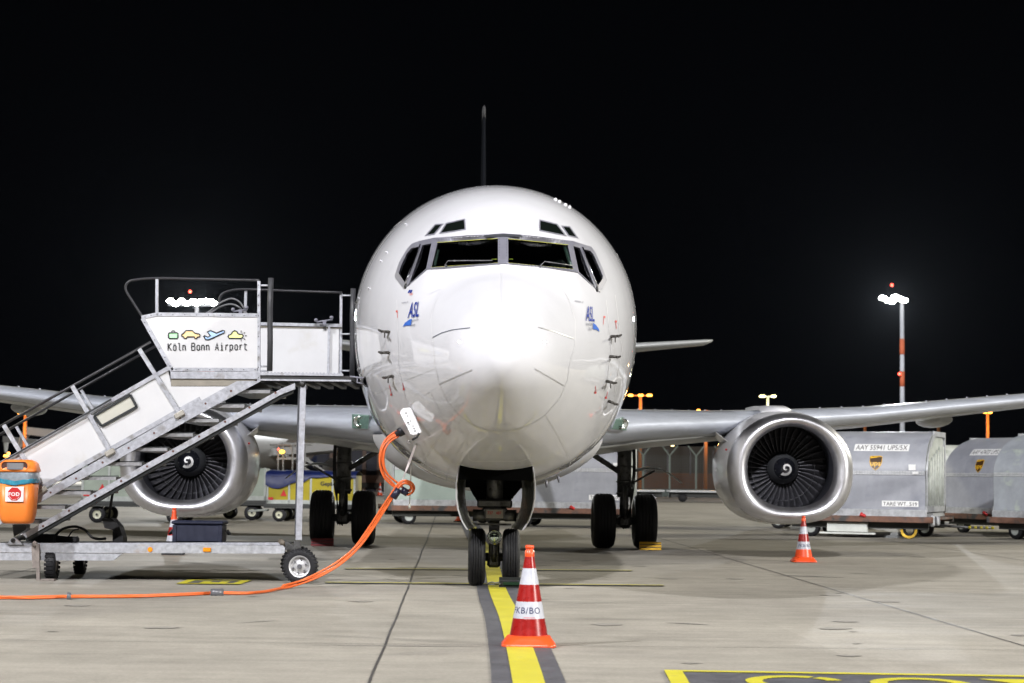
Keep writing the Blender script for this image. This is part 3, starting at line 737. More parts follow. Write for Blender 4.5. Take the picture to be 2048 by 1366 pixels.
# nose gear bay, doors
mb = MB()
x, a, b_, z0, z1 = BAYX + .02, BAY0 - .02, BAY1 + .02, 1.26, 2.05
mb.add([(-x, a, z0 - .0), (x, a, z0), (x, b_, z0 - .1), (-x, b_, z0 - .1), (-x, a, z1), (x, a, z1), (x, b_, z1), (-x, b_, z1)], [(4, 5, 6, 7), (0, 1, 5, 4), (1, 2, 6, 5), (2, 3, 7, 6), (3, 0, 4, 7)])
bay = link('nose_gear_bay', mb, DARK, AIR, world=False)  # bay walls near-black, their shade put into the colour
mb = MB(); mb.box((0, 3.4, 1.5), (.03, .05, .7)); mb.tube([(-.3, 3.6, 1.7), (0, 3.9, 1.45), (.3, 3.6, 1.7)], .03, 8); link('bay_frame', mb, STEEL, bay, world=False)
# hanging lock links and hoses below the bay: a dark rounded mass
prof = [(-.33, 1.22), (-.26, 1.08), (-.17, .95), (-.08, .88), (0, .87), (.08, .89), (.15, .93), (.24, 1.06), (.33, 1.17)]
mb = MB(); top = [Vector((px_, 4.35, 1.40)) for px_, _ in prof][::-1]
mb.prism([Vector((px_, 4.35, pz)) for px_, pz in prof] + top, (0, .25, 0)); link('retraction_link', mb, mat('bay_shade_black', (0.002, 0.002, 0.002), 0.6, spec=0.08, noise=.3), bay, world=False)  # near-black colour stands for the shadow under the nose
mb = MB(); mb.tube([Vector((px_, 4.33, pz + .01)) for px_, pz in prof[5:]], .007, 6); mb.tube([Vector((px_, 4.32, pz + .015)) for px_, pz in prof[3:6]], .006, 6); link('hydraulic_pipe', mb, CHROME, bay, world=False)
for sx in (-1, 1):
    rings_ = []
    for z, xo in ((1.50, .42), (1.36, .445), (1.22, .465), (1.05, .465), (.92, .445), (.80, .405), (.72, .36), (.68, .33)):
        y0, y1 = 3.2 + (1.46 - z) * .25, 5.0 - (1.46 - z) * .5
        rings_.append([Vector((sx * xo, y0, z)), Vector((sx * (xo - .03), (y0 + y1) / 2, z)), Vector((sx * (xo - .09), y1, z)), Vector((sx * (xo - .108), y1, z)), Vector((sx * (xo - .02), y0 + .02, z))])
    mb = MB(); mb.loft(rings_, True, True, True); ngd = link('nose_gear_door', mb, PAINT, AIR, world=False)
    mb = MB(); mb.loft([[r_[4] + Vector((-sx * .004, .0, 0)), r_[3] + Vector((-sx * .004, 0, 0))] for r_ in rings_], False, closed=False); link('door_shade_sheet', mb, mat('door_shade_dark', (.04, .042, .035), .5, noise=.4, nscale=14), ngd, world=False)  # dark sheet added over the inner face for its unlit shade

# nose gear
GY = 4.0
mb = MB(); mb.cyl((0, GY, .36), (0, GY, .86), .065, n=20); mb.cyl((0, GY, .78), (0, GY, 1.7), .10, n=20)
mb.cyl((-.20, GY, .343), (.20, GY, .343), .05, n=16); mb.box((0, GY - .02, .30), (.16, .18, .16), bev=.03)
mb.box((0, GY - .09, .50), (.13, .05, .30), bev=.02)
ng = link('nose_gear_leg', mb, STEEL, AIR, world=False)
mb = MB(); mb.box((0, GY - .14, .86), (.30, .10, .16), bev=.02); mb.cyl((-.26, GY - .14, .84), (-.12, GY - .14, .84), .07, n=14); mb.cyl((.12, GY - .14, .84), (.26, GY - .14, .84), .07, n=14); mb.box((0, GY - .10, .98), (.42, .12, .10), bev=.02)
mb.box((0, GY - .08, .735), (.40, .10, .02)); link('steering_cylinders', mb, STEEL, ng, world=False)
mb = MB(); mb.box((0, GY - .195, .86), (.20, .006, .10)); pl_ = link('tow_plate', mb, mat('grimy_plate', (0.30, 0.28, 0.25), .6, noise=.2), ng, world=False)
mb = MB(); text_mesh(mb, '737', (-.085, GY - .199, .855), (1, 0, 0), (0, 0, 1), .035, .065, .02); text_mesh(mb, '487', (.015, GY - .199, .855), (1, 0, 0), (0, 0, 1), .035, .065, .02); link('plate_lettering', mb, REDP, pl_, world=False)
mb = MB(); mb.box((0, GY - .10, .66), (.12, .02, .12), bev=.01)
for k in range(4): mb.box((0, GY - .115, .62 + k * .025), (.09, .01, .010))
link('data_box', mb, DARKMET, ng, world=False)
mb = MB(); mb.lathe([(.0, 0), (.055, .01), (.078, .04), (.082, .08), (.0, .12)], (0, GY - .22, .585), 'Y', 24)
tl = link('taxi_light', mb, mat('reflector', (.75, .75, .72), .12, 1.0, noise=.3, nscale=40), ng, world=False)
mb = MB(); mb.lathe([(.078, -.012), (.088, -.008), (.090, .03), (.080, .05)], (0, GY - .22, .585), 'Y', 28); link('bezel', mb, CHROME, tl, world=False)
mb = MB(); mb.lathe([(.0, -.012), (.05, -.009), (.078, .0)], (0, GY - .22, .585), 'Y', 24); link('lens', mb, LENS, tl, world=False)
mb = MB(); mb.tube([(0, GY - .12, .55), (0, GY - .20, .42), (0, GY - .11, .30)], .03, 8); link('torque_link', mb, STEEL, ng, world=False)

def tyre(mb, c, Rr, w, rim, grooves=4, n=64):
    prof = [(rim, -w * .36), (rim + (Rr - rim) * .25, -w * .47), (rim + (Rr - rim) * .55, -w * .5), (Rr - (Rr - rim) * .22, -w * .46), (Rr - (Rr - rim) * .07, -w * .36)]
    tread = []
    gx = [(-1 + 2 * (i + 1) / (grooves + 1)) * w * .36 for i in range(grooves)]
    g = w * .014
    for x in gx: tread += [(Rr - .001, x - g), (Rr - .012, x - g * .9), (Rr - .012, x + g * .9), (Rr - .001, x + g)]
    prof += [(Rr - .006, -w * .30)] + tread + [(r, -x) for r, x in ([(Rr - .006, -w * .30)] + prof[::-1])]
    m = MB(); m.lathe(prof, (0, 0, 0), 'X', n, False); mb.add([Vector(c) + v for v in m.v], m.f, True)
def aircraft_wheel(x, y, Rr, w, rim):
    mb = MB(); tyre(mb, (x, y, Rr), Rr, w, rim); t = link('wheel', mb, TYRE, AIR, world=False)
    mb = MB(); mb.lathe([(rim + .004, -w * .36), (rim * .9, -w * .30), (rim * .55, -w * .18), (rim * .3, -w * .30), (0, -w * .32)], (x, y, Rr), 'X', 28); mb.lathe([(rim + .004, w * .36), (rim * .9, w * .30), (rim * .55, w * .18), (rim * .3, w * .30), (0, w * .32)], (x, y, Rr), 'X', 28)
    link('rim', mb, STEEL, t, world=False)
for x in (-.205, .205): aircraft_wheel(x, GY, .343, .205, .17)

# main gear
for sx in (-1, 1):
    X, Y = sx * 2.62, 16.45
    mb = MB(); mb.cyl((X, Y, .45), (X, Y, 1.15), .085, n=18); mb.cyl((X, Y, .95), (X, Y, 2.3), .135, n=18); mb.cyl((X - .36, Y, .508), (X + .36, Y, .508), .07, n=14)
    for z in (1.0, 1.22, 1.5, 1.8): mb.cyl((X, Y, z), (X, Y, z + .04), .155, n=18)
    mb.box((X, Y - .05, .50), (.26, .24, .22), bev=.05)
    lg = link('main_gear_leg', mb, STEEL, AIR, world=False)
    mb = MB(); mb.tube([(X - sx * .95, Y - .3, 1.95), (X - sx * .1, Y - .05, 1.42)], .05, 10); link('side_brace', mb, STEEL, lg, world=False)
    mb = MB(); mb.tube([(X, Y - .16, 1.15), (X, Y - .34, .85), (X, Y - .16, .56)], .045, 8); link('torque_link', mb, STEEL, lg, world=False)
    mb = MB()
    for k in range(3):
        a = .13 + k * .02; mb.tube(smooth_path([(X + a * sx, Y - .12, 2.1), (X + (a + .02) * sx, Y - .17, 1.5), (X + (a - .02) * sx, Y - .15, 1.0), (X + (.1 - .05 * k) * sx, Y - .16, .42 - .01 * k), (X - .05, Y - .1, .45)], 4), .012, 5)
    link('brake_hoses', mb, BLACK, lg, world=False)
    mb = MB(); mb.loft([[Vector((X + sx * (.20 + .85 * t), Y + dy, 1.42 + .10 * math.sin(t * 3.0) - .22 * t * t + dz)) for dy, dz in ((-.35, .0), (.2, .03), (.2, .05), (-.35, .02))] for t in [i / 10 for i in range(11)]], True, True, True)
    link('gear_door', mb, WINGGREY, AIR, world=False)
    mb = MB(); mb.tube([(X + sx * .12, Y - .1, 1.2), (X + sx * .55, Y - .2, 1.45)], .02, 6); link('door_rod', mb, STEEL, lg, world=False)
    for dx in (-.385, .385): aircraft_wheel(X + dx, Y, .508, .42, .26)

# wings
WST = [(1.2, 10.9, 2.02, 8.0, .86), (1.9, 11.55, 2.10, 7.2, .78), (2.7, 12.1, 2.17, 6.3, .66), (3.8, 12.9, 2.24, 5.4, .55), (4.93, 13.7, 2.33, 4.7, .47), (6.9, 14.8, 2.49, 4.0, .38), (9.9, 16.35, 2.84, 3.1, .30), (12.5, 17.65, 3.14, 2.2, .22), (14.2, 18.5, 3.34, 1.6, .15), (14.42, 18.75, 3.37, 1.2, .06)]
CHD = [0, .004, .012, .028, .05, .08, .12, .17, .25, .35, .5, .7, .85, 1.0]
def thick(u): return 2.6 * (0.2969 * math.sqrt(u) - 0.1260 * u - 0.3516 * u * u + 0.2843 * u ** 3 - 0.1015 * u ** 4) / .26
def wsec(st, sx, up, lo_u, hi_u, off=0.0):
    X, Y, Z, c, t = st; out = []
    for u in CHD:
        if u < lo_u - 1e-6 or u > hi_u + 1e-6: continue
        k = thick(u) * t * .5 * (1.05 if up else .95); out.append(Vector((sx * X, Y + u * c, Z + (k if up else -k) * 1.0 - u * c * .015 + (off if up else -off))))
    return out
for sx in (-1, 1):
    mb = MB(); rg = []
    for st in WST: rg.append(wsec(st, sx, True, .12, 1)[::-1] + wsec(st, sx, False, .08, 1))
    n_ = len(rg[0]); mb.loft([r[:n_] for r in rg], True, True, True)
    wing = link('wing', mb, WINGGREY, AIR, world=False)
    mb = MB(); rg = [wsec(st, sx, True, 0, .12, .003)[::-1] + wsec(st, sx, False, .004, .08, .003) for st in WST]; mb.loft(rg, True, True, True)
    link('leading_edge', mb, SLAT, wing, world=False)
    # vortex generators along the upper surface
    Xs = [2.3 + .31 * i for i in range(7)] + [6.1 + .44 * i for i in range(14)]
    for X in Xs:
        for i in range(len(WST) - 1):
            if WST[i][0] <= X <= WST[i + 1][0]:
                t = (X - WST[i][0]) / (WST[i + 1][0] - WST[i][0]); st = [a + (b2 - a) * t for a, b2 in zip(WST[i], WST[i + 1])]
        mb = MB(); u = .25; mb.box((sx * X, st[1] + u * st[3], st[2] + thick(u) * st[4] * .525 - u * st[3] * .015 + .008), (.018, .07, .022)); link('vortex_generator', mb, FRAME, wing, world=False)
    # landing light window in the glove
    mb = MB(); c = Vector((sx * 2.02, 11.62, 2.13))
    st = WST[1]
    pw = [PX(*p, D) for p, D in ((((704, 828), 30.1), ((739, 830), 29.9), ((736, 858), 29.9), ((704, 856), 30.1)) if sx < 0 else (((1224, 858), 29.9), ((1232, 838), 29.9), ((1246, 834), 30.0), ((1254, 846), 30.1), ((1253, 861), 30.1)))]
    mb.prism(pw, (0, .10, 0)); lo = link('landing_light', mb, mat('light_bay', (.22, .29, .27), .3, noise=.2, nscale=20), wing)
    cc = sum(pw, Vector()) / len(pw) + Vector((sx * .03, -.02, 0)); mb = MB(); mb.lathe([(.0, .03), (.05, .02), (.085, -.01), (.09, .0)], cc, 'Y', 20); link('lamp_reflector', mb, mat('lamp_mirror', (.7, .75, .72), .15, 1.0, noise=.2, nscale=30), lo)
    mb = MB(); mb.add([p + Vector((0, -.035, 0)) for p in pw], [tuple(range(len(pw)))[::-1]]); link('lens', mb, LENS, lo, fix=False)
    # seam on the lower glove, flap track fairings
    for X, dy, L_ in ((8.95, 2.2, 1.6), (6.4, 2.6, 1.7)):
        mb = MB(); z = 2.50 if X > 8 else 2.16
        rr = []
        for i in range(11):
            t = i / 10; r_ = math.sin(math.pi * min(1, .08 + t * .92)) ** .5; rr.append([Vector((sx * X + .26 * r_ * math.cos(w_), 16.2 + (X - 6.4) * .5 + t * L_ * 1.3, z + .03 + .15 * r_ * math.sin(w_) * (1 if math.sin(w_) < 0 else .8))) for w_ in [2 * math.pi * q / 16 for q in range(16)]])
        mb.loft(rr, True, True, True); link('flap_track_fairing', mb, WINGGREY, wing, world=False)
# belly fairing between the wings
mb = MB(); rr = []
for y, k in ((9.6, .1), (10.5, .7), (11.5, 1), (14, 1.05), (17, 1.05), (19, .8), (20.5, .1)):
    rr.append([Vector((1.85 * k * math.cos(w_), y, 1.95 - (.82 * k + .05) * (abs(math.sin(w_)) ** 1.15))) for w_ in [math.pi * q / 24 for q in range(25)]])
mb.loft(rr, True, closed=False); link('belly_fairing', mb, PAINT, AIR, world=False)

# engines
EY = 12.1
def ering(y, hw, top, bot, k=1.0, n=72):
    out = []
    for i in range(n):
        t = 2 * math.pi * i / n; c, s_ = math.cos(t), math.sin(t); e = 2.0 if s_ >= 0 else 2.0 + .5 * k
        out.append(Vector((hw * math.copysign(abs(c) ** (2 / e), c), y, (top if s_ > 0 else bot) * math.copysign(abs(s_) ** (2 / e), s_))))
    return out
def build_engine(X, swirl_dir):
    o = Vector((X, EY, 1.50))
    sh = lambda rg: [[v + o for v in r] for r in rg]
    mb = MB(); mb.loft(sh([ering(.26, 1.045, .915, .905), ering(.5, 1.075, .945, .925), ering(.9, 1.10, .98, .94), ering(1.4, 1.11, 1.0, .94), ering(2.0, 1.06, .98, .90, .8), ering(2.6, .97, .93, .84, .5), ering(3.1, .86, .86, .78, .2), ering(3.12, .80, .80, .74, .2), ering(2.4, .7, .7, .7, 0)]), True)
    eng = link('engine', mb, COWL, AIR, world=False)
    mb = MB(); mb.loft(sh([ering(.22, .715, .69, .64, .6), ering(.12, .73, .705, .655, .8), ering(.05, .765, .735, .69), ering(.012, .81, .77, .735), ering(0, .855, .80, .775), ering(.012, .905, .83, .815), ering(.05, .955, .862, .85), ering(.11, 1.0, .885, .875), ering(.18, 1.028, .902, .893), ering(.262, 1.049, .919, .909)]), True); link('inlet_lip', mb, LIP, eng, world=False)
    mb = MB(); mb.loft(sh([ering(.22, .715, .69, .64, .6), ering(.5, .735, .72, .70, .3), ering(.85, .77, .77, .77, 0), ering(1.3, .775, .775, .775, 0)]), True); link('inlet_duct', mb, DUCT, eng, world=False)
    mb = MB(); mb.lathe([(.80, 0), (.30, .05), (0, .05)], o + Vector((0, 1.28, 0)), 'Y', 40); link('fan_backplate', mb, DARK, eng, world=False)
    # spinner with painted spiral
    sp = [(0, 0), (.03, .004), (.07, .02), (.11, .05), (.155, .10), (.185, .15)]
    mb = MB(); mb.lathe(sp, o + Vector((0, .62, 0)), 'Y', 40); s_ = link('spinner', mb, mat('spinner_black', (.012, .013, .018), .18, coat=.6), eng, world=False)
    mb = MB(); mb.lathe([(.185, .15), (.215, .2), (.25, .28), (.265, .36)], o + Vector((0, .62, 0)), 'Y', 40); link('hub', mb, mat('hub_grey', (.11, .115, .125), .3, .5), eng, world=False)
    def spz(r):
        for (r0, h0), (r1, h1) in zip(sp, sp[1:]):
            if r <= r1: return h0 + (h1 - h0) * (r - r0) / (r1 - r0)
        return .15
    A = []; B = []
    N = 36
    for i in range(N + 1):
        t = i / N; ang = R(635 - 430 * t); rad = .010 + .098 * t; wd = .022 + .024 * t
        for L_, rr in ((A, max(0, rad - wd * .5)), (B, rad + wd * .5)):
            L_.append(o + Vector((rr * math.cos(ang + R(25)), .62 + spz(rr) - .005, rr * math.sin(ang + R(25)))))
    mb = MB(); mb.add(A + B, [(i, i + 1, N + 2 + i, N + 1 + i) for i in range(N)]); link('spiral', mb, WHITEL, s_, world=False)
    mb = MB()
    for k in range(8):
        a = 2 * math.pi * k / 8 + .2; p = o + Vector((.165 * math.cos(a), .62 + .112, .165 * math.sin(a))); mb.sphere(p, .007, 6, 4)
    link('bolts', mb, CHROME, s_, world=False)
    # fan blades, one mesh copied round the hub
    mb = MB(); rows = []
    for j in range(9):
        t = j / 8; r_ = .25 + .515 * t; tw_ = R(28 + 34 * t); ch = .13 + .02 * t; bend = .05 * t * t
        for th_ in (-.004, .004):
            pass
        rows.append((r_, tw_, ch, bend))
    rg = []
    for r_, tw_, ch, bend in rows:
        ring = []
        for u, th_ in ((-1, 0), (-.5, .005), (0, .007), (.5, .005), (1, 0), (.5, -.005), (0, -.007), (-.5, -.005)):
            a = u * ch / 2; ring.append(Vector((a * math.sin(tw_) + th_ * math.cos(tw_) + bend, a * math.cos(tw_) - th_ * math.sin(tw_), r_)))
        rg.append(ring)
    mb.loft(rg, True, True, True)
    first = link('fan_blade', mb, BLADE, eng, world=False); first.location = o + Vector((0, 1.05, 0))
    for k in range(1, 38):
        c = first.copy(); COL.objects.link(c); c.parent = eng; c.rotation_euler = (0, 2 * math.pi * k / 38, 0)
    # mid-span damper ring
    mb = MB(); mb.lathe([(.535, .95), (.54, .94), (.545, .95)], o, 'Y', 76)
    link('damper_ring', mb, DARKMET, eng, world=False)
    # strake on the inboard side, rub marks, pylon
    sg = -1 if X > 0 else 1
    mb = MB(); a = R(158) if sg < 0 else R(22)
    p0 = o + Vector((1.09 * math.cos(a) * 1.0, .75, .97 * math.sin(a) + .10)); n = Vector((math.cos(a + (.25 if sg > 0 else -.25)), 0, math.sin(a + (.25 if sg > 0 else -.25)))).normalized()
    mb.prism([p0 - n * .06, p0 + n * .22 + Vector((0, .42, .06)), p0 + n * .26 + Vector((0, .75, .07)), p0 + Vector((0, .95, 0)) - n * .06], (.0, 0, .02)); link('strake', mb, COWL, eng, world=False)
    mb = MB(); rr = []
    for y, w_, z0, z1 in ((.75, .05, .92, .98), (1.2, .20, .9, 1.05), (1.8, .24, .85, 1.10), (2.6, .24, .7, 1.12), (3.4, .2, .6, 1.15), (4.6, .15, .7, 1.16)):
        rr.append([o + Vector((w_ * cx, y, z0 + (z1 - z0) * cz)) for cx, cz in ((-1, 0), (-1, .6), (-.6, 1), (.6, 1), (1, .6), (1, 0))])
    mb.loft(rr, True, True, True); link('pylon', mb, COWL, eng, world=False)
    mb = MB(); mb.lathe([(.5, 2.6), (.46, 3.3), (.34, 3.9), (.30, 3.9)], o, 'Y', 30); link('exhaust_nozzle', mb, STEEL, eng, world=False)
    mb = MB(); mb.sphere(o + Vector((sg * 1.04, .42, .30)), .018, 8, 5); link('red_cap', mb, REDP, eng, world=False)
build_engine(5.02, 1); build_engine(-4.98, 1)

# tail
def slab(stations, name, m, parent=AIR):
    mb = MB(); rg = []
    for (p, c, t, ax) in stations:
        r = []
        for u in CHD[::-1]: r.append(Vector(p) + Vector((0, u * c, 0)) + Vector(ax) * thick(u) * t / 2)
        for u in CHD[1:]: r.append(Vector(p) + Vector((0, u * c, 0)) - Vector(ax) * thick(u) * t / 2)
        rg.append(r)
    mb.loft(rg, True, True, True); return link(name, mb, m, parent, world=False)
fn = slab([((0, 23.5, 5.0), 7.4, .24, (1, 0, 0)), ((0, 25.6, 6.2), 5.6, .20, (1, 0, 0)), ((0, 29.7, 10.75), 2.6, .09, (1, 0, 0)), ((0, 29.9, 11.0), 2.4, .085, (1, 0, 0))], 'vertical_fin', NAVY)
slab([((0, 29.62, 10.68), 2.7, .10, (1, 0, 0)), ((0, 29.85, 11.02), 2.45, .092, (1, 0, 0))], 'fin_cap', mat('fin_cap_grey', (.055, .055, .06), .9, spec=.05), fn)
for sx in (-1, 1):
    slab([((sx * .4, 28.2, 4.35), 3.4, .40, (0, 0, 1)), ((sx * 6.1, 31.6, 5.02), 1.3, .15, (0, 0, 1)), ((sx * 6.32, 31.9, 5.08), .9, .06, (0, 0, 1))], 'horizontal_stabiliser', mat('stabiliser_grey', (.34, .35, .36), .4, noise=.08))

# ground power: open access door hanging from the belly side, plug
c_ = [(801.5, 821), (806, 816.5), (818, 815), (823, 817.5), (842, 861), (841.5, 865), (838, 867), (826, 869.5), (821, 868), (800, 826)]
D_ = min(hit(*p)[0].y for p in c_) - 0.02
mb = MB(); mb.prism([PX(*p, D_) for p in c_], (.010, .012, 0)); pd = link('power_access_door', mb, mat('door_white', (.78, .78, .80), .4), AIR)
mb = MB()
for x, y, s_ in ((812, 826, 2.4), (815, 832, 1.6), (816, 845, 2.8), (821, 842, 1.8), (826, 852, 1.8), (828, 857, 2.2), (830, 862, 2.2), (818, 849, 1.5)):
    a = PX(x, y, D_ - .006); mb.box(a, (s_ / 180, .002, s_ / 160), Matrix.Rotation(.4, 3, 'Y'))
link('door_placards', mb, BLKINK, pd)
mb = MB(); a = hit(834, 866, -.01)[0]; mb.tube([PX(838, 866, D_), PX(834, 874, D_), PX(824, 880, D_)], .014, 8); link('latch_strap', mb, BLACK, pd)
# antennas under the belly
for px, py, D in ((1092, 967, 27), (1116, 957, 28.5)):
    p = PX(px, py - 6, D); q = PX(px + 1.5, py + 8, D); mb = MB(); mb.tube([p, q], [.022, .014], 8); link('belly_antenna', mb, FRAME, AIR)
# ------------------------------------------------------------------ boarding steps
DN, DF = 22.4, 24.15
ST = root('boarding_steps', 'towable white and galvanised boarding steps pushed up to the left of the nose', 'boarding steps', (-4.5, 23.2, 0))
YV = Vector((0, 1, 0))
def nb(poly, D=DN, th=.04): return [PX(*p, D) for p in poly], YV * th
def bar(mb, a, b_, w, D=DN, th=.04):
    """rectangular bar between two pixel points, w = width in metres"""
    p, q = PX(*a, D), PX(*b_, D); d = (q - p).normalized(); n = Vector((-d.z, 0, d.x)) * w / 2
    mb.prism([p - n, q - n, q + n, p + n], YV * th)
def prism_px(mb, poly, D, th): mb.prism([PX(*p, D) for p in poly], YV * th)

# near landing panel with the airport lettering
mb = MB(); prism_px(mb, [(288, 635), (316, 630), (515, 632), (515, 738), (345, 741)], DN + .01, .02)
LP = link('landing_side_panel', mb, PANEL, ST)
mb = MB(); bar(mb, (283, 635), (316, 628), .045); bar(mb, (314, 628.5), (518, 630.5), .045); bar(mb, (285, 636), (344, 741), .05); bar(mb, (342, 738.5), (516, 739), .04); bar(mb, (517.5, 562), (517.5, 762), .035)
link('panel_frame', mb, ALU, LP)
mb = MB()
for a, b_, n in (((290, 634), (314, 628), 3), ((322, 629), (512, 631), 9), ((289, 645), (340, 732), 6), ((352, 739), (510, 739.5), 8), ((517, 570), (517, 755), 10)):
    for i in range(n): p = PX(a[0] + (b_[0] - a[0]) * i / (n - 1), a[1] + (b_[1] - a[1]) * i / (n - 1), DN - .003); mb.cyl(p, p + Vector((0, .01, 0)), .007, n=8)
link('frame_rivets', mb, GREYPL, LP)
Dl = DN + .006
mb = MB(); SF = {'K': [[(0, 0), (0, 1)], [(.5, 1), (0, .42)], [(.14, .56), (.5, 0)]], 'o': [[(.1, .12), (.1, .58), (.2, .7), (.4, .7), (.5, .58), (.5, .12), (.4, 0), (.2, 0), (.1, .12)]], 'l': [[(.1, 1), (.3, 1), (.3, .1), (.42, 0), (.52, 0)]],
      'n': [[(.08, 0), (.08, .7)], [(.08, .55), (.2, .7), (.38, .7), (.48, .58), (.48, 0)]], 'B': [[(0, 0), (0, 1), (.35, 1), (.46, .88), (.46, .65), (.35, .54), (0, .54)], [(.35, .54), (.5, .42), (.5, .12), (.37, 0), (0, 0)]],
      'A': [[(0, 0), (.25, 1), (.5, 0)], [(.08, .32), (.42, .32)]], 'i': [[(.12, .7), (.28, .7), (.28, 0)], [(.1, 0), (.46, 0)], [(.26, .9), (.26, .98)]], 'r': [[(.15, 0), (.15, .7)], [(.15, .5), (.3, .68), (.5, .7)]],
      'p': [[(.08, -.28), (.08, .7)], [(.08, .58), (.2, .7), (.38, .7), (.48, .58), (.48, .12), (.38, 0), (.2, 0), (.08, .12)]], 't': [[(.2, .92), (.2, .12), (.3, 0), (.5, 0)], [(.05, .7), (.48, .7)]]}
SF['\u00f6'] = SF['o'] + [[(.2, .86), (.2, .95)], [(.4, .86), (.4, .95)]]
for i, ch in enumerate('K\u00f6ln Bonn Airport'):
    if ch == ' ': link('airport_lettering', mb, BLKINK, LP); mb = MB()
    for l in SF.get(ch, []): mb.tube([PX(336 + i * 9.45 + x * 13, 701 - i * .09 - y * 14.5, Dl - .001) for x, y in l], .0068, 4)
link('airport_lettering', mb, BLKINK, LP)
def icon(poly, fill, name, lines=()):
    cx = sum(p[0] for p in poly) / len(poly); cy = sum(p[1] for p in poly) / len(poly)
    mb = MB(); mb.prism([PX(*p, Dl) for p in poly], YV * .002); o = link(name, mb, fill, LP)
    mb = MB(); P_ = [PX(*p, Dl - .002) for p in poly]; mb.tube(P_ + [P_[0], P_[1]], .0085, 4, cap=False)
    for l in lines: mb.tube([PX(*p, Dl - .002) for p in l], .0055, 4)
    link('icon_outline', mb, BLKINK, o)
def cz(pts, k=4):
    q = smooth_path([(p[0], p[1], 0) for p in pts + [pts[0]]], k); return [(v.x, v.y) for v in q[:-1]]
S8 = lambda x, y: (320 + x / 8.54, 560 + y / 8.54)
IG, IO, IB, IY = (mat('icon_green', (.40, .80, .42), .5), mat('icon_orange', (.85, .60, .30), .5), mat('icon_blue', (.42, .60, .90), .5), mat('icon_yellow', (.85, .85, .35), .5))
icon([S8(*p) for p in ((150, 910), (165, 900), (290, 900), (305, 912), (305, 985), (292, 1000), (160, 1000), (147, 985))], IG, 'suitcase_icon', [[S8(*p) for p in ((195, 900), (200, 872), (225, 862), (252, 872), (258, 900))]])
icon([S8(*p) for p in ((372, 930), (405, 910), (445, 862), (550, 862), (600, 910), (660, 918), (682, 940), (675, 968), (640, 975), (625, 1000), (595, 1000), (585, 972), (462, 972), (450, 1000), (415, 1000), (405, 970), (375, 965))], IO, 'car_icon')
icon([S8(*p) for p in ((745, 960), (765, 952), (815, 975), (862, 955), (808, 885), (860, 862), (965, 908), (1070, 862), (1100, 870), (1100, 900), (835, 1020), (780, 1020))], IB, 'plane_icon')
icon([S8(*p) for p in ((1162, 965), (1180, 935), (1210, 930), (1235, 890), (1275, 862), (1312, 880), (1330, 915), (1365, 925), (1400, 925), (1422, 950), (1410, 985), (1370, 998), (1180, 998))], IY, 'cloud_icon',
     [[S8(*p) for p in l] for l in (((1385, 862), (1385, 895)), ((1430, 912), (1450, 893)), ((1450, 952), (1480, 952)), ((1430, 995), (1452, 1018)), ((1385, 1012), (1385, 1045)))])
# handrails of the landing
def rail(name, pts, D, r=.016, m=None, k=4):
    mb = MB(); mb.tube(smooth_path([PX(*p, D) for p in pts], k), r, 8); return link(name, mb, m or mat('rail_paint', (.035, .035, .04), .35, .3), ST)
rail('handrail', [(285, 634), (268, 607), (253, 583), (251.5, 572), (257, 564), (268, 560), (310, 556.5), (400, 558), (518, 560.5)], DN + .02)
rail('handrail', [(436, 612), (440, 595), (446, 587), (462, 581), (492, 578.5), (590, 582), (684, 585)], DF - .02)
for a, b_, D in (((313.5, 558), (313.5, 630), DN), ((491.5, 580), (490, 628), DF), ((682, 586), (681, 752), DF)):
    mb = MB(); bar(mb, a, b_, .032, D); link('rail_post', mb, ALU, ST)
# rubber guard tubes and their brackets
for x0, y0, y1, D in ((541, 556, 742, DN + .02), (705.5, 577, 752, DF - .04)):
    mb = MB(); p = PX(x0 + 1, y0, D); q = PX(x0 - 1.5, y1, D); mb.tube([p, p.lerp(q, .33) + Vector((-.008, 0, 0)), p.lerp(q, .66), q], .034, 12); t = link('rubber_guard', mb, mat('guard_rubber', (.035, .036, .04), .5, noise=.2), ST)
    for yy in ((.08, .52, .94) if x0 > 600 else (.08, .95)): mb = MB(); mb.tube([PX(x0 - 24, y0 + (y1 - y0) * yy, D), PX(x0, y0 + (y1 - y0) * yy, D)], .012, 6); link('guard_bracket', mb, ALU, t)
# far landing panel
mb = MB(); prism_px(mb, [(500, 654), (678, 656), (677, 750), (500, 750)], DF, .02); fp = link('landing_side_panel', mb, PANEL, ST)
mb = MB(); bar(mb, (500, 647), (684, 651), .04, DF - .03); bar(mb, (658, 654), (656, 749), .03, DF - .03); bar(mb, (516, 742), (538, 742), .02, DF - .2); link('panel_frame', mb, ALU, fp)
mb = MB(); bar(mb, (500, 652.5), (682, 655), .03, DF - .01, .03); link('panel_tan_strip', mb, TAN, fp)  # tan strip below the top bar
for ps, D in ((((467, 623), (495, 619)), DN + .1), (((633, 644), (665, 639)), DF - .1)):
    mb = MB(); mb.tube([PX(*ps[0], D), PX(*ps[1], D)], .012, 6); mb.sphere(PX(ps[0][0] - 1, ps[0][1] - 4, D), .024, 10, 6); mb.sphere(PX(ps[1][0] - 2, ps[1][1] - 4, D), .026, 10, 6); mb.box(PX((ps[0][0] + ps[1][0]) / 2, ps[0][1] + 1, D), (.04, .04, .06))
    link('latch_lever', mb, FRAME, ST)
for dy in (0, 8):
    mb = MB(); mb.tube(smooth_path([PX(*p, DN + .5) for p in ((400, 634), (420, 622 + dy * .5), (440, 606 + dy), (462, 597 + dy * 1.4), (478, 603 + dy * 1.4), (487, 615 + dy), (494, 628))], 4), .011, 6); link('control_hose', mb, mat('hose_grey', (.14, .14, .15), .35), ST)
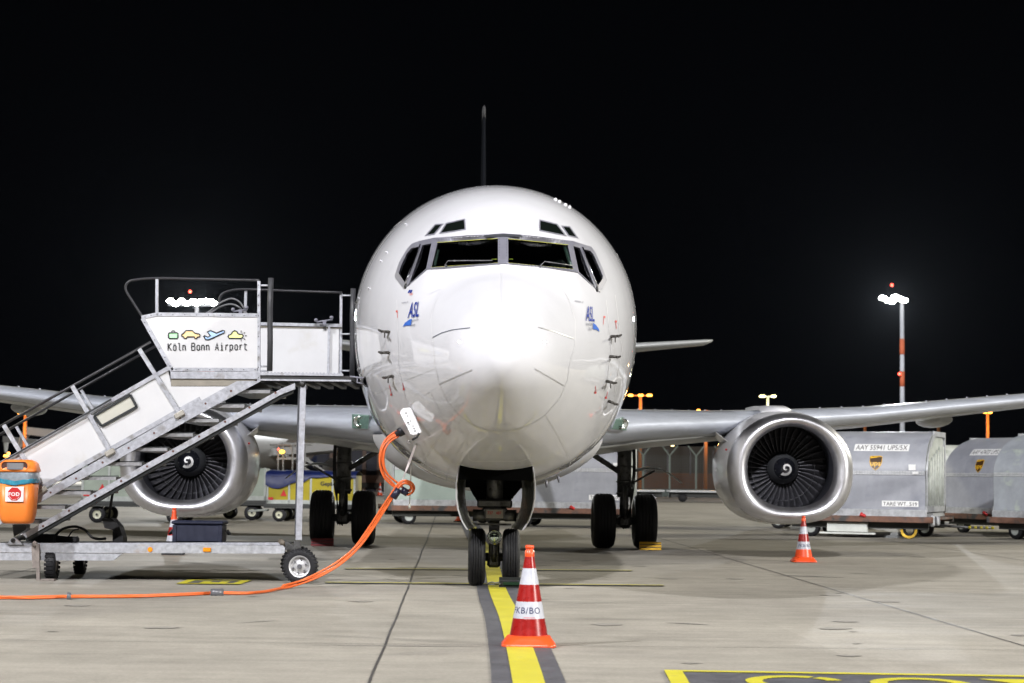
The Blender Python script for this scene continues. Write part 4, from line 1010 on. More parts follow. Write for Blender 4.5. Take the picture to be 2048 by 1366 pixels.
# landing deck
mb = MB(); prism_px(mb, [(341, 743), (516, 743), (516, 758), (341, 757)], DN, DF - DN); link('landing_beam', mb, ALU, ST)
mb = MB(); prism_px(mb, [(342, 757.5), (516, 758.5), (484, 773), (342, 773)], DN + .02, DF - DN - .05); link('landing_skirt', mb, TAN, ST)
mb = MB(); mb.prism([PX(516, 750, DN + .02), PX(700, 752, DN + .02), PX(700, 758, DN + .02), PX(516, 758, DN + .02)], YV * (DF - DN)); link('landing_deck', mb, mat('deck_dark', (.03, .03, .03), .7), ST)
for y0, y1, th in ((745.5, 750, .05), (757.5, 761, .04)):
    mb = MB(); a = PX(514, y0, DN); b_ = PX(702 if y0 > 750 else 686, y0 + 2, DN); c = PX(702 if y0 > 750 else 686, y1 + 2, DN); d = PX(514, y1, DN); mb.prism([a, b_, c, d], YV * th); link('deck_rail', mb, ALU, ST)
mb = MB()
for i in range(24): p = PX(522 + i * 7, 745 + i * .08, DN + .02); mb.box(p, (.020, .03, .014))
link('deck_teeth', mb, ALU, ST)
mb = MB(); 
for i in range(7): mb.prism([PX(520 + i * 28, 766, DN + .1), PX(530 + i * 28, 766, DN + .1), PX(530 + i * 28, 760, DN + .1), PX(520 + i * 28, 760, DN + .1)], YV * 1.6)
link('deck_joists', mb, DARKMET, ST)
# bumper roll across the deck end
p = PX(735, 762.5, DN - .12); mb = MB(); m2 = MB(); m2.lathe([(.052, 0), (.066, -.004), (.068, .02), (.068, 1.9), (.05, 1.9), (.05, .02), (.052, 0)], p, 'Y', 28); link('bumper_roll', m2, mat('bumper_rubber', (.02, .02, .021), .35), ST)
mb = MB(); mb.tube([PX(700, 753, DN), PX(716, 755, DN), PX(735, 757, DN)], .012, 6); mb.tube([PX(715, 754, DN), PX(714, 765, DN), PX(724, 767, DN), PX(730, 760, DN)], .009, 6); link('bumper_hook', mb, FRAME, ST)

# flight of steps: side panel
mb = MB(); prism_px(mb, [(-30, 947), (222, 801), (335, 736), (343, 772), (482, 772), (86, 975), (-30, 1040)], DN + .02, .02); SP = link('stair_side_panel', mb, PANEL, ST)
mb = MB(); bar(mb, (-30, 945), (341, 733.5), .05); bar(mb, (82, 976), (400, 797.5), .055); bar(mb, (400, 797.5), (500, 744), .04, DN + .05); link('panel_frame', mb, ALU, SP)
for a, b_ in (((7, 850), (84, 977)), ((144, 772), (220, 902)), ((278, 698), (359, 826))): mb = MB(); bar(mb, a, b_, .05, DN - .015, .03); link('panel_post', mb, ALU, SP)
for x in (84, 220, 359): mb = MB(); p = PX(x, {84: 980, 220: 905, 359: 829}[x], DN - .03); mb.box(p, (.13, .03, .07), Matrix.Rotation(-R(30), 3, 'Y'), bev=.02); link('panel_bracket', mb, mat('cast_bracket', (.34, .32, .28), .6, noise=.15), SP)
mb = MB(); bar(mb, (-30, 943), (222, 798.5), .018, DN - .04, .02); link('kick_rail', mb, BLKINK, SP)
mb = MB()
for a, b_ in (((-10, 1045), (60, 1003)), ((105, 975.5), (135, 958.5)), ((150, 949), (186, 929)), ((238, 899), (276, 877.5)), ((290, 869.5), (326, 849.5)), ((420, 797), (474, 768))): mb = MB(); bar(mb, a, b_, .022, DN + .005, .02); link('white_kick_strip', mb, PANEL, SP)
# black-framed cream window in the panel
mb = MB()
q = [(188, 831.5), (260, 789.5), (273, 813.5), (203, 852)]
for i in range(4): bar(mb, q[i], q[(i + 1) % 4], .028, DN - .01, .03)
wf = link('panel_window_frame', mb, BLKINK, ST); mb = MB(); prism_px(mb, inset(q, 1), DN + .005, .01); link('panel_window_pane', mb, CREAM, wf)
# stringers
mb = MB(); prism_px(mb, [(-30, 1052), (96, 978), (400, 802.5), (474, 762), (522, 762), (400, 827.5), (68, 1011), (-30, 1066)], DN, .05); SG = link('stringer', mb, ALU, ST)
mb = MB()
for x, y in ((101, 985), (152, 957), (205, 925), (257, 896), (308, 866), (360, 836), (411, 807), (462, 782)):
    mb = MB(); p = PX(x, y, DN - .004); mb.cyl(p, p + Vector((0, .01, 0)), .013, n=10); link('bolt', mb, mat('rusty_bolt', (.10, .04, .03), .7), SG)
mb = MB(); prism_px(mb, [(45, 1068), (240, 956.5), (563, 777), (590, 766), (590, 778), (560, 790), (236, 972), (52, 1076)], DN - .01, .05); SG2 = link('stringer', mb, ALU, ST)
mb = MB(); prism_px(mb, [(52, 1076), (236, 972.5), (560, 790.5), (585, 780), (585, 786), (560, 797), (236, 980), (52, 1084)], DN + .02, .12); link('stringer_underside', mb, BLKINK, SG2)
mb = MB()
for x, y in ((84, 1049), (136, 1018), (188, 988), (240, 958.5), (292, 929.5), (344, 899), (396, 869.5), (448, 839.5), (497, 811.5), (549, 782)):
    p = PX(x + 2, y + 3.5, DN - .014); mb = MB(); mb.cyl(p, p + Vector((0, .01, 0)), .014, n=10); link('bolt', mb, mat('rusty_bolt', (.10, .04, .03), .7), SG2)
TR = mat('chequer_tread', (.30, .30, .31), .45, .4, noise=.2, nscale=30)
for i in range(10):
    x0 = 484 - 51.3 * i; y = 783 + 28.95 * i
    mb = MB(); prism_px(mb, [(x0 - 22, y - 3), (x0 + 56, y - 3), (x0 + 56, y + 3.5), (x0 - 22, y + 3.5)], DN + .06, 1.6); t = link('tread', mb, TR, ST)
    mb = MB(); prism_px(mb, [(x0 - 20, y - 5.5), (x0 + 60, y - 5.5), (x0 + 60, y - 3.5), (x0 - 20, y - 3.5)], DN + .08, .04); link('tread_edge', mb, BLKINK, t)
# handrails along the flight
rail('stair_handrail', [(-30, 870), (150, 769), (301, 684)], DN + .02, .017, k=1); rail('stair_handrail', [(-30, 886), (170, 772), (310, 693)], DF - .2, .017, k=1)
for a, b_ in (((32, 853), (56, 893)), ((162, 780), (187, 821)), ((285, 712), (300, 735))):
    mb = MB(); bar(mb, a, b_, .034, DF - .3); link('rail_post', mb, ALU, ST)
# chassis
mb = MB(); prism_px(mb, [(-40, 1089), (240, 1089), (566, 1091), (570, 1095), (569, 1106), (566, 1107), (240, 1106), (-40, 1104.5)], DN - .02, .06); CB = link('chassis_beam', mb, ALURUST, ST)
mb = MB(); prism_px(mb, [(-40, 1086.5), (560, 1085), (560, 1090), (-40, 1088.5)], DN + .01, .07); link('beam_flange', mb, ALU, CB)
mb = MB(); prism_px(mb, [(-40, 1105.5), (245, 1107), (226, 1121), (-40, 1120.5)], DN - .01, .06); link('lower_beam', mb, ALURUST, ST)
for a in (DN + 1.55,):
    mb = MB(); prism_px(mb, [(-40, 1088), (580, 1088), (580, 1100), (-40, 1100)], a, .06); link('chassis_beam', mb, ALU, ST)
mb = MB(); prism_px(mb, [(-40, 1090), (560, 1091.5), (560, 1094), (-40, 1094)], DN + .06, 1.45); link('chassis_floor', mb, mat('chassis_black', (.015, .015, .015), .8), ST)
for x, y, w in ((300, 1099, 10), (414, 1099.5, 16)):
    mb = MB(); p = PX(x, y, DN - .03)
    if w == 10: mb.cyl(p, p + Vector((0, .012, 0)), .030, n=16)
    else: mb.box(p, (.095, .014, .048), bev=.004)
    link('side_reflector', mb, mat('amber_reflector', (.80, .27, .01), .25, noise=.2, nscale=50), ST)
# post carrying the landing
mb = MB(); bar(mb, (607, 770), (598, 1080), .062, DN, .02); mb.prism([PX(600.5, 770, DN + .02), PX(608, 770, DN + .02), PX(599, 1080, DN + .02), PX(591, 1080, DN + .02)], YV * .05); link('landing_post', mb, ALU, ST)
mb = MB(); mb.prism([PX(596, 774, DN + .08), PX(603, 774, DN + .08), PX(596, 1070, DN + .08), PX(589, 1070, DN + .08)], YV * .03); link('landing_post', mb, DARKMET, ST)
mb = MB(); mb.sphere(PX(605, 768, DN), .04, 10, 6); link('post_pin', mb, STEEL, ST); mb = MB(); prism_px(mb, [(588, 1082), (601, 1084), (601, 1102), (588, 1106)], DN - .03, .05); prism_px(mb, [(568, 1080), (588, 1092), (588, 1106), (574, 1106)], DN - .01, .06); link('post_bracket', mb, STEEL, ST); mb = MB(); mb.cyl(PX(560, 1084, DN + .05), PX(571, 1087, DN), .042, .03, 12)
link('bracket_pin', mb, mat('bracket_tan', (.13, .11, .085), .6, noise=.25, nscale=15), ST)
# wheels
def road_wheel(c, Rr, w, rim, lab=None):
    mb = MB(); prof = [(rim, -w * .42), (rim + (Rr - rim) * .5, -w * .5), (Rr * .96, -w * .42), (Rr, -w * .30), (Rr, w * .30), (Rr * .96, w * .42), (rim + (Rr - rim) * .5, w * .5), (rim, w * .42)]
    mb.lathe(prof, c, 'Y', 48)
    for k in range(28):
        a = 2 * math.pi * k / 28
        for sg in (-1, 1):
            mb.box(c + Vector((math.cos(a) * Rr * .965, sg * w * .40, math.sin(a) * Rr * .965)), (.035, w * .16, .022), Matrix.Rotation(-a, 3, 'Y'), bev=.004)
    t = link('wheel', mb, TYRE, ST)
    mb = MB(); mb.lathe([(rim + .004, -w * .46), (rim * .90, -w * .44), (rim * .86, -w * .2), (rim * .70, -w * .15), (rim * .45, -w * .28), (0, -w * .30)], c, 'Y', 36); rm = link('rim', mb, mat('silver_rim', (.55, .55, .56), .35, .5, noise=.12, nscale=20), t)
    mb = MB(); p = c + Vector((0, -w * .30, 0)); mb.cyl(p, p + Vector((0, -.05, 0)), rim * .24, rim * .2, 12)
    for k in range(6):
        a = 2 * math.pi * k / 6 + .3; q = c + Vector((math.cos(a) * rim * .62, -w * .26, math.sin(a) * rim * .62)); mb.cyl(q, q + Vector((0, -.02, 0)), rim * .085, n=8)
    link('hub_cap', mb, GREYPL, t)
wc = GP(597, 1168.5); road_wheel(Vector((wc.x, DN - .06, .207)), .205, .14, .125); road_wheel(Vector((wc.x - .09, DN + .55, .207)), .205, .14, .125)
def end_wheel(c, Rr, w):
    mb = MB(); m = MB(); prof = [(Rr * .6, -w * .42), (Rr * .8, -w * .5), (Rr * .96, -w * .42), (Rr, -w * .30), (Rr, w * .30), (Rr * .96, w * .42), (Rr * .8, w * .5), (Rr * .6, w * .42)]
    m.lathe(prof, (0, 0, 0), 'X', 40); mb.add([c + Matrix.Rotation(.12, 3, 'Z') @ v for v in m.v], m.f, True)
    for k in range(24):
        a = 2 * math.pi * k / 24
        for sg in (-1, 1): mb.box(c + Vector((sg * w * .24, math.cos(a) * Rr, math.sin(a) * Rr)), (w * .4, .02, .03), Matrix.Rotation(a, 3, 'X'))
    t = link('steering_wheel', mb, TYRE, ST); mb = MB(); mb.cyl(c - Vector((w * .3, 0, 0)), c + Vector((w * .3, 0, 0)), Rr * .6, n=20); link('rim', mb, GREYPL, t)
g1 = GP(96, 1161); end_wheel(Vector((g1.x, DN + .12, .19)), .19, .115); end_wheel(Vector((g1.x + .02, DN + 1.5, .19)), .19, .115)
# jack leg
mb = MB(); bar(mb, (75, 1088), (76, 1162), .04, DN - .12, .04); bar(mb, (67, 1092), (69, 1136), .05, DN - .10, .05); p = GP(76, 1166); mb.box((p.x, DN - .1, .012), (.16, .12, .02)); mb.sphere(PX(70, 1088, DN - .1), .035, 10, 6); link('jack_leg', mb, mat('rusty_jack', (.22, .19, .17), .6, noise=.3, nscale=15), ST)
# stair foot hinge, pump, cylinder, lever and hose
mb = MB(); prism_px(mb, [(14, 1089), (46, 1089), (34, 1078), (26, 1075), (20, 1079)], DN - .04, .04); link('hinge_plate', mb, ALURUST, ST)
mb = MB(); mb.cyl(PX(26, 1081, DN - .05), PX(26, 1081, DN + .05), .028, n=12); mb.tube([PX(30, 1080, DN + .1), PX(60, 1062, DN + .1)], .04, 8); link('hinge_pin', mb, STEEL, ST)
mb = MB(); mb.box(PX(88, 1078, DN + .8), (.32, .2, .13), bev=.02); mb.cyl(PX(100, 1077, DN + .8), PX(155, 1081, DN + .8), .045, n=12); mb.box(PX(125, 1079, DN + .8), (.4, .12, .08), bev=.02); link('hydraulic_pump', mb, BLACK, ST)
mb = MB(); mb.tube(smooth_path([PX(*p, DN + .75) for p in ((110, 1072), (125, 1058), (150, 1053), (170, 1060), (182, 1073), (196, 1078), (212, 1077))], 4), .016, 8); mb.tube(smooth_path([PX(*p, DN + .7) for p in ((137, 1074), (145, 1062), (158, 1058))], 3), .009, 6); link('hydraulic_hose', mb, BLACK, ST)
mb = MB(); prism_px(mb, [(203, 1036), (225, 1038), (238, 1052), (246, 1076), (246, 1086), (225, 1086), (225, 1060), (209, 1056)], DN + .8, .25); link('lever_bracket', mb, BLACK, ST)
mb = MB(); mb.tube([PX(217, 1038, DN + .9), PX(227, 975, DN + .9)], .017, 8); link('pump_lever', mb, BLACK, ST)
mb = MB(); prism_px(mb, [(25, 1049), (52, 1049), (50, 1080), (28, 1080)], DN + .3, .2); link('bin_support', mb, DARKMET, ST)

# ------------------------------------------------------------------ litter bin on the steps
BN = root('litter_bin', 'orange plastic litter bin with a red sticker, hung on the foot of the steps', 'bin', (PX(36, 1046, 22.1).x, 22.08, PX(36, 1047, 22.1).z))
def rrect(w, d, r, z, c, n=6):
    out = []
    for cx, cy, a0 in ((w / 2 - r, d / 2 - r, 0), (-w / 2 + r, d / 2 - r, 90), (-w / 2 + r, -d / 2 + r, 180), (w / 2 - r, -d / 2 + r, 270)):
        for i in range(n + 1):
            a = R(a0 + 90 * i / n); out.append(Vector((c[0] + cx + r * math.cos(a), c[1] + cy + r * math.sin(a), z)))
    return out
bx = BN.location.x; by = 22.08; z0 = BN.location.z
zt = PX(36, 968, 22.1).z
mb = MB(); rg = [rrect(.28, .20, .08, z0, (bx, by)), rrect(.34, .26, .09, z0 + .01, (bx, by)), rrect(.375, .29, .09, z0 + .045, (bx, by)), rrect(.40, .31, .09, z0 + .12, (bx, by)), rrect(.44, .34, .09, zt + .09, (bx, by))]
mb.loft(rg, True, True, True); link('bin_body', mb, ORANGE, BN)
hb = PX(36, 944, 22.1).z; ht = PX(36, 920, 22.1).z
mb = MB(); rg = [rrect(.455, .36, .10, hb, (bx, by)), rrect(.47, .375, .11, hb + .015, (bx, by)), rrect(.46, .36, .11, hb + .035, (bx, by)), rrect(.43, .33, .12, hb + .10, (bx, by)), rrect(.38, .28, .12, ht - .015, (bx, by)), rrect(.30, .20, .10, ht + .003, (bx, by))]
mb.loft(rg, True, True, True); hd = link('hood', mb, ORANGE, BN)
zc = PX(33, 932, 22.1).z
mb = MB()
def stad(w, h, y, z, cx):
    out = []
    for i in range(24):
        a = 2 * math.pi * i / 24; c, s_ = math.cos(a), math.sin(a); out.append(Vector((cx + (w / 2 - h / 2) * (1 if c > 0 else -1) + h / 2 * c, y, z + h / 2 * s_)))
    return out
cxm = bx - .01
mb.loft([stad(.345, .125, by - .166, zc, cxm), stad(.335, .118, by - .19, zc, cxm), stad(.315, .095, by - .19, zc, cxm), stad(.31, .09, by - .15, zc, cxm)], True); link('opening_rim', mb, ORANGE, hd)
mb = MB(); mb.loft([stad(.315, .097, by - .176, zc, cxm), stad(.30, .09, by - .1745, zc, cxm)], False, True, True); link('opening', mb, mat('opening_brown', (.05, .012, .006), .6), hd)
mb = MB(); mb.prism([Vector((cxm - .09 + .195 * t, by - .18 - .03 * math.sin(math.pi * t) ** .5, zc - .042)) for t in [i / 8 for i in range(9)]] + [Vector((cxm + .105, by - .172, zc - .042)), Vector((cxm - .09, by - .172, zc - .042))], (0, 0, .078)); link('flap', mb, mat('grey_flap', (.17, .17, .18), .22, coat=.5), hd)
# bag, folded out over the rim
rnd = random.Random(3)
def ringbag(w, d, z, amp, n=48):
    out = []
    for i in range(n):
        t = 2 * math.pi * i / n; c, s_ = math.cos(t), math.sin(t); k = 1 + rnd.uniform(-amp, amp)
        out.append(Vector((bx + w / 2 * k * math.copysign(abs(c) ** .5, c), by + d / 2 * k * math.copysign(abs(s_) ** .5, s_), z + rnd.uniform(-amp, amp) * .16)))
    return out
mb = MB(); mb.loft([ringbag(.44, .345, hb + .0, .004), ringbag(.455, .36, hb - .03, .015), ringbag(.465, .37, hb - .07, .02), ringbag(.45, .365, hb - .105, .018)], True); bg = link('bin_bag', mb, BAG, BN)
mb = MB(); r0 = ringbag(.462, .372, hb - .095, .02); r1 = ringbag(.468, .376, hb - .12, .03); r2 = ringbag(.452, .362, hb - .148, .02)
for r_ in (r0, r1, r2):
    for v in r_: v.z -= .03 * max(0, 1 - abs(v.x - bx) / .2) - .02
mb.loft([r0, r1, r2], True); link('bag_hem', mb, TEAL, bg)
def q_(px, py): return PX(px, py, by - .182)
mb = MB(); mb.prism([q_(11, 974), (q_(47.5, 973)), q_(46.5, 1003.5), q_(10.5, 1003)], (0, .006, 0)); sk = link('sticker', mb, WHITEL, BN)
mb = MB(); cc = q_(29, 988); rr = .083
mb.prism([cc + Vector((rr * math.cos(R(22.5 + 45 * i)), -.002, rr * math.sin(R(22.5 + 45 * i)))) for i in range(8)], (0, .001, 0)); link('sticker_octagon', mb, REDP, sk)
mb = MB(); text_mesh(mb, 'FOD', q_(17, 991.5) + Vector((0, -.003, 0)), (1, 0, 0), (0, 0, 1), .042, .13, .03, 1.1)
for i in (4, 5, 6): 
    a, b_ = [cc + Vector((rr * .84 * math.cos(R(22.5 + 45 * (i + j))), -.003, rr * .84 * math.sin(R(22.5 + 45 * (i + j))))) for j in (0, 1)]; mb.tube([a.lerp(b_, .1), a.lerp(b_, .9)], .003, 4)
link('sticker_lettering', mb, WHITEL, sk)

# toolbox on the chassis
tb = PX(342, 1084, DN + .3); te = PX(446, 1084, DN + .3); th_ = PX(342, 1041, DN + .3).z - tb.z
TB = root('toolbox', 'dark blue plastic toolbox with a flat lid lying on the chassis of the steps', 'toolbox', ((tb.x + te.x) / 2, DN + .5, tb.z))
w_ = te.x - tb.x; c0 = Vector(((tb.x + te.x) / 2, DN + .5, tb.z))
mb = MB(); mb.box(c0 + Vector((0, 0, th_ * .41)), (w_ * .95, .38, th_ * .82), bev=.015)
for sx in (-1, 1): mb.box(c0 + Vector((sx * w_ * .44, -.19, th_ * .4)), (.05, .02, th_ * .8), bev=.005)
link('box_body', mb, DBLUE, TB)
mb = MB(); mb.box(c0 + Vector((0, 0, th_ * .91)), (w_ * 1.0, .42, th_ * .17), bev=.015); link('lid', mb, DBLUE, TB)
for sx in (-1, 1):
    mb = MB(); e = c0 + Vector((sx * (w_ * .5 + .01), 0, th_ * .45)); mb.tube([e + Vector((0, -.08, .03)), e + Vector((sx * .035, -.08, -.02)), e + Vector((sx * .035, .08, -.02)), e + Vector((0, .08, .03))], .012, 6); link('handle', mb, BLACK, TB)

# ------------------------------------------------------------------ power cable
CB_ = root('power_cable', 'bundle of orange ground power cables looping from the nose down to the apron', 'cable', tuple(GP(540, 1182)))
Dh = hit(800, 860)[0].y - .10
path = [(797, 866, Dh), (785, 873, Dh - .02), (773, 887, Dh - .05), (767, 908, Dh - .06), (767, 930, Dh - .06), (774, 950, Dh - .05), (785, 963, Dh - .04), (797, 974, Dh - .02), (810, 984, Dh + .02), (820, 986, Dh + .02), (825.5, 978, Dh - .02), (821, 969, Dh - .05), (808, 965, Dh - .07), (796, 974, Dh - .08), (785, 990, Dh - .07), (765, 1020, Dh - .04), (742, 1056, Dh), (715, 1092, Dh + .02), (680, 1124, Dh), (640, 1148, Dh - .05), (600, 1164, Dh - .1)]
base_path = [PX(*p) for p in path]
gpts = [(560, 1176), (530, 1182), (490, 1186), (434, 1185.5), (380, 1188), (330, 1190), (270, 1192), (200, 1192.5), (138, 1193), (60, 1195), (0, 1195), (-60, 1197)]
base_path += [GP(*p, 0.02) for p in gpts]
full = smooth_path(base_path, 6)
rnd = random.Random(11)
for k in range(4):
    ph = k * math.pi / 2; pts = []
    for i, p in enumerate(full):
        s_ = i / len(full); SG_ = 21 * 6 / len(full); tw_ = ph + 10 * s_ + .9 * math.sin(17 * s_ + k)
        sp_ = .024 + (.018 * max(0, math.sin(s_ * 9 + k * .3)) if s_ < .5 else .0); 
        off = Vector((math.cos(tw_) * sp_, .3 * sp_ * math.sin(tw_ * 1.3), math.sin(tw_) * sp_))
        q = p + off; q.z = max(q.z, .0145) if s_ < SG_ else .0155 + (.013 if (k % 2) else 0) * (0.5 + .5 * math.sin(14 * s_ + k)); 
        if s_ >= SG_: q.y = p.y + math.sin(tw_) * .034
        pts.append(q)
    mb = MB(); mb.tube(pts, .0115, 8); link('cable', mb, ORANGEC, CB_)
for a, b_, D in (((798, 978), (786, 996), Dh - .08), ((803, 979), (815, 986.5), Dh + .01)):
    mb = MB(); mb.tube([PX(*a, D), PX(*b_, D)], .042, 12); link('sleeve', mb, mat('navy_sleeve', (.012, .014, .035), .35, noise=.2), CB_)
for x0, x1, y in ((421, 447, 1185.5), (133.5, 142, 1193)):
    a = GP(x0, y, .03); b_ = GP(x1, y, .03); mb = MB(); mb.tube([a, b_], .044, 10); link('cable_clamp', mb, GREYPL, CB_)
mb = MB(); a = PX(790, 869, Dh - .01); b_ = PX(812, 859, Dh + .06); mb.tube([a, a.lerp(b_, .35), a.lerp(b_, .36), a.lerp(b_, .8), a.lerp(b_, .81), b_], [.030, .036, .052, .052, .04, .035], 12); link('plug', mb, mat('plug_black', (.014, .015, .022), .4, noise=.3), CB_)
# tie strap and pull cord
Dp = Dh - .02
SR = root('support_strap', 'white strap and thin cords hanging from the open access door over the orange cables', 'strap', tuple(PX(822, 1016, Dp)))
mb = MB(); a, b_, c = PX(831, 890, Dp), PX(818, 926, Dp), PX(803, 965, Dp); mb.prism([a + Vector((-.012, 0, 0)), a + Vector((.012, 0, 0)), b_ + Vector((.016, 0, 0)), b_ + Vector((-.016, 0, 0))], (0, .004, 0)); mb.prism([b_ + Vector((-.014, 0, 0)), b_ + Vector((.014, 0, 0)), c + Vector((.004, 0, 0)), c + Vector((-.004, 0, 0))], (0, .004, 0)); link('strap_band', mb, mat('white_webbing', (.62, .56, .56), .6), SR)
mb = MB(); mb.tube([PX(835, 880, Dp), PX(831, 890, Dp)], .012, 6); mb.tube([PX(830, 884, Dp), PX(823, 916, Dp + .02), PX(821, 965, Dp + .02), PX(819, 1014, Dp + .02)], .007, 6); mb.cyl(PX(819, 1008, Dp + .02), PX(819, 1017, Dp + .02), .014, n=8); link('cord', mb, mat('cord_grey', (.32, .31, .27), .6), SR)
mb = MB(); mb.tube(smooth_path([PX(*p, Dp) for p in ((822, 880), (817, 881), (816, 885), (820, 886), (822, 884))], 3), .006, 6); link('hook', mb, CHROME, SR)

# ------------------------------------------------------------------ cones
def cone_parts(rt, label2=True, dark_base=False, lower_plain=False, text='FKB/BO', hgt=.78, t_ang=0.0):
    """built at the origin; radii measured from the photograph"""
    k = hgt / .78
    ro, rt_ = .148 * k, .034 * k; zb, zt_ = .085 * k, .655 * k
    def rad(z): return ro + (rt_ * 1.25 - ro) * (z - zb) / (zt_ - zb)
    mb = MB(); h = .215 * k
    if dark_base:
        mb.prism([Vector((h * math.cos(R(45 + 90 * i)) * 1.2, h * math.sin(R(45 + 90 * i)) * 1.2, 0)) for i in range(4)], (0, 0, .035)); mbl = MB(); mbl.lathe([(.20 * k, .035), (.185 * k, .07 * k), (ro, .085 * k)], (0, 0, 0), 'Z', 40)
        link('base', mb, BLACK, rt, world=False); link('base_collar', mbl, CONEO, rt, world=False)
    else:
        def sqr(hw, z, rr):
            return rrect(2 * hw, 2 * hw, rr, z, (0, 0), 8)
        mb.loft([sqr(.205 * k, 0, .07 * k), sqr(.212 * k, .012 * k, .07 * k), sqr(.200 * k, .026 * k, .07 * k), sqr(.178 * k, .06 * k, .10 * k), sqr(.168 * k, .078 * k, .14 * k), sqr(.150 * k, .086 * k, .14 * k)], True, True, True); link('base', mb, CONEO, rt, world=False)
    bands = [(zb, .215, CONEO if lower_plain else CONER), (.215, .345, CONEW), (.345, .475, CONER), (.475, .60, CONEW), (.60, .705, CONER)]
    if dark_base: bands = [(zb, .20, CONEO), (.20, .32, CONEW), (.32, .46, CONER), (.46, .585, CONEW), (.585, .705, CONEO)]
    for i, (a, b_, m) in enumerate(bands):
        a *= k if a != zb else 1; b_ *= k; a = zb if i == 0 else a
        mb = MB(); mb.lathe([(rad(a), a), (rad(b_), b_)], (0, 0, 0), 'Z', 56); link('reflective_band' if m in (CONEW,) else 'cone_band', mb, m, rt, world=False)
    mb = MB(); mb.lathe([(rad(.70 * k) + .004, .69 * k), (rad(.70 * k) + .003, .705 * k), (.036 * k, .735 * k), (.027 * k, .742 * k), (.027 * k, .75 * k), (.034 * k, .753 * k), (.035 * k, .772 * k), (.030 * k, .778 * k), (0, .78 * k)], (0, 0, 0), 'Z', 32); link('cap', mb, CONEO, rt, world=False)
    if label2:
        mb = MB(); v, f, w = text2d(text, .012, None, 1.12); ch = .050 * k; z_ = .255 * k; r_ = rad(z_ + ch / 2) + .0015
        P3 = []
        for x, y in v:
            zz = z_ + y * ch; rr = rad(zz) + .0012; a = -math.pi / 2 + t_ang + (x - w / 2) * ch / r_; P3.append(Vector((rr * math.cos(a), rr * math.sin(a), zz)))
        mb.add(P3, f); link('lettering', mb, mat('navy_ink', (.02, .025, .08), .5), rt, world=False)
        mb = MB(); A = []; B_ = []
        for i in range(9):
            a = -math.pi / 2 - .35 + .75 * i / 8; zz = .222 * k; rr = rad(zz) + .0012; A.append(Vector((rr * math.cos(a), rr * math.sin(a), zz))); B_.append(Vector((rr * math.cos(a), rr * math.sin(a), zz + .004)))
        mb.add(A + B_, [(i, i + 1, 10 + i, 9 + i) for i in range(8)]); link('small_print', mb, REDP, rt, world=False)
CG = 'traffic cones round the aircraft'
g = GP(1057, 1292); c1 = root('traffic_cone', 'largest traffic cone, standing in front on the yellow line, lettered on its white band', 'traffic cone', (0, 0, 0), 0, CG); cone_parts(c1, hgt=.775, t_ang=-.24); place(c1, (g.x, g.y, .002))
g = GP(1607, 1124); c2 = root('traffic_cone', 'scuffed traffic cone with a plain orange foot below the right engine', 'traffic cone', (0, 0, 0), 0, CG); cone_parts(c2, lower_plain=True, hgt=.735, t_ang=.12); place(c2, (g.x, g.y, .002))
g = GP(343, 1110); c3 = root('traffic_cone', 'traffic cone on a black rubber foot behind the chassis of the steps', 'traffic cone', (0, 0, 0), 0, CG); cone_parts(c3, False, True, hgt=.74); place(c3, (g.x, g.y + .15, .002), .1)
# tiny top weight visible on c3
g = GP(922, 1044); c4 = copy_tree(c3, 'traffic cone seen past the left nose gear door, by the parked dollies'); place(c4, (g.x, g.y, .002), .3)
g = GP(760, 991.5); c5 = copy_tree(c3, 'smallest and most distant traffic cone, far beyond the left main wheels'); place(c5, (g.x, g.y, .002), .5, 1.1)

# ------------------------------------------------------------------ chocks
def chock(name, label, px0, px1, py0, py1, D, m, dark=False):
    a = GP(px0, py1); b_ = GP(px1, py1); h = (py1 - py0) / (FPX / D); y = D
    r = root(name, label, 'wheel chock', ((PX(px0, py1, D).x + PX(px1, py1, D).x) / 2, y, 0)); x0, x1 = PX(px0, py1, D).x, PX(px1, py1, D).x
    mb = MB(); mb.prism([Vector((x0, y - .10, .004)), Vector((x0, y + .10, .004)), Vector((x0, y + .06, h)), Vector((x0, y - .02, h))], (x1 - x0, 0, 0)); link('block', mb, m, r)
    mb = MB()
    for t in (.35, .7): mb.box((( x0 + x1) / 2, y - .10 + .08 * t - .004, h * t), (x1 - x0 - .01, .006, .012))
    link('ridges', mb, DARKMET, r)
    return r
chock('wheel_chock', 'yellow wheel chock in front of the outer right main wheel', 1279, 1322, 1079, 1095, 34.2, mat('yellow_chock', (.70, .40, .01), .5, noise=.15))
chock('wheel_chock', 'faded red wheel chock in front of the outer left main wheel', 623, 667, 1072, 1087, 34.2, mat('red_chock', (.22, .025, .03), .6, noise=.25))
r = chock('wheel_chock', 'black and dark green wheel chock against the right nose wheel', 998, 1043, 1146, 1167, 22.0, mat('black_chock', (.010, .012, .010), .5))
mb = MB(); mb.box((PX(1024, 1158, 21.9).x, 21.90, .058), (.21, .01, .035)); link('green_face', mb, mat('green_plate', (.008, .035, .015), .4), r)
mb = MB(); mb.tube(smooth_path([PX(998, 1164, 21.9), PX(990, 1166, 21.9), PX(984, 1164, 21.95), PX(975, 1168, 22), PX(990, 1169, 21.95), PX(1000, 1168, 21.9)], 3), .008, 6); link('rope', mb, mat('rope', (.2, .2, .18), .7), r)

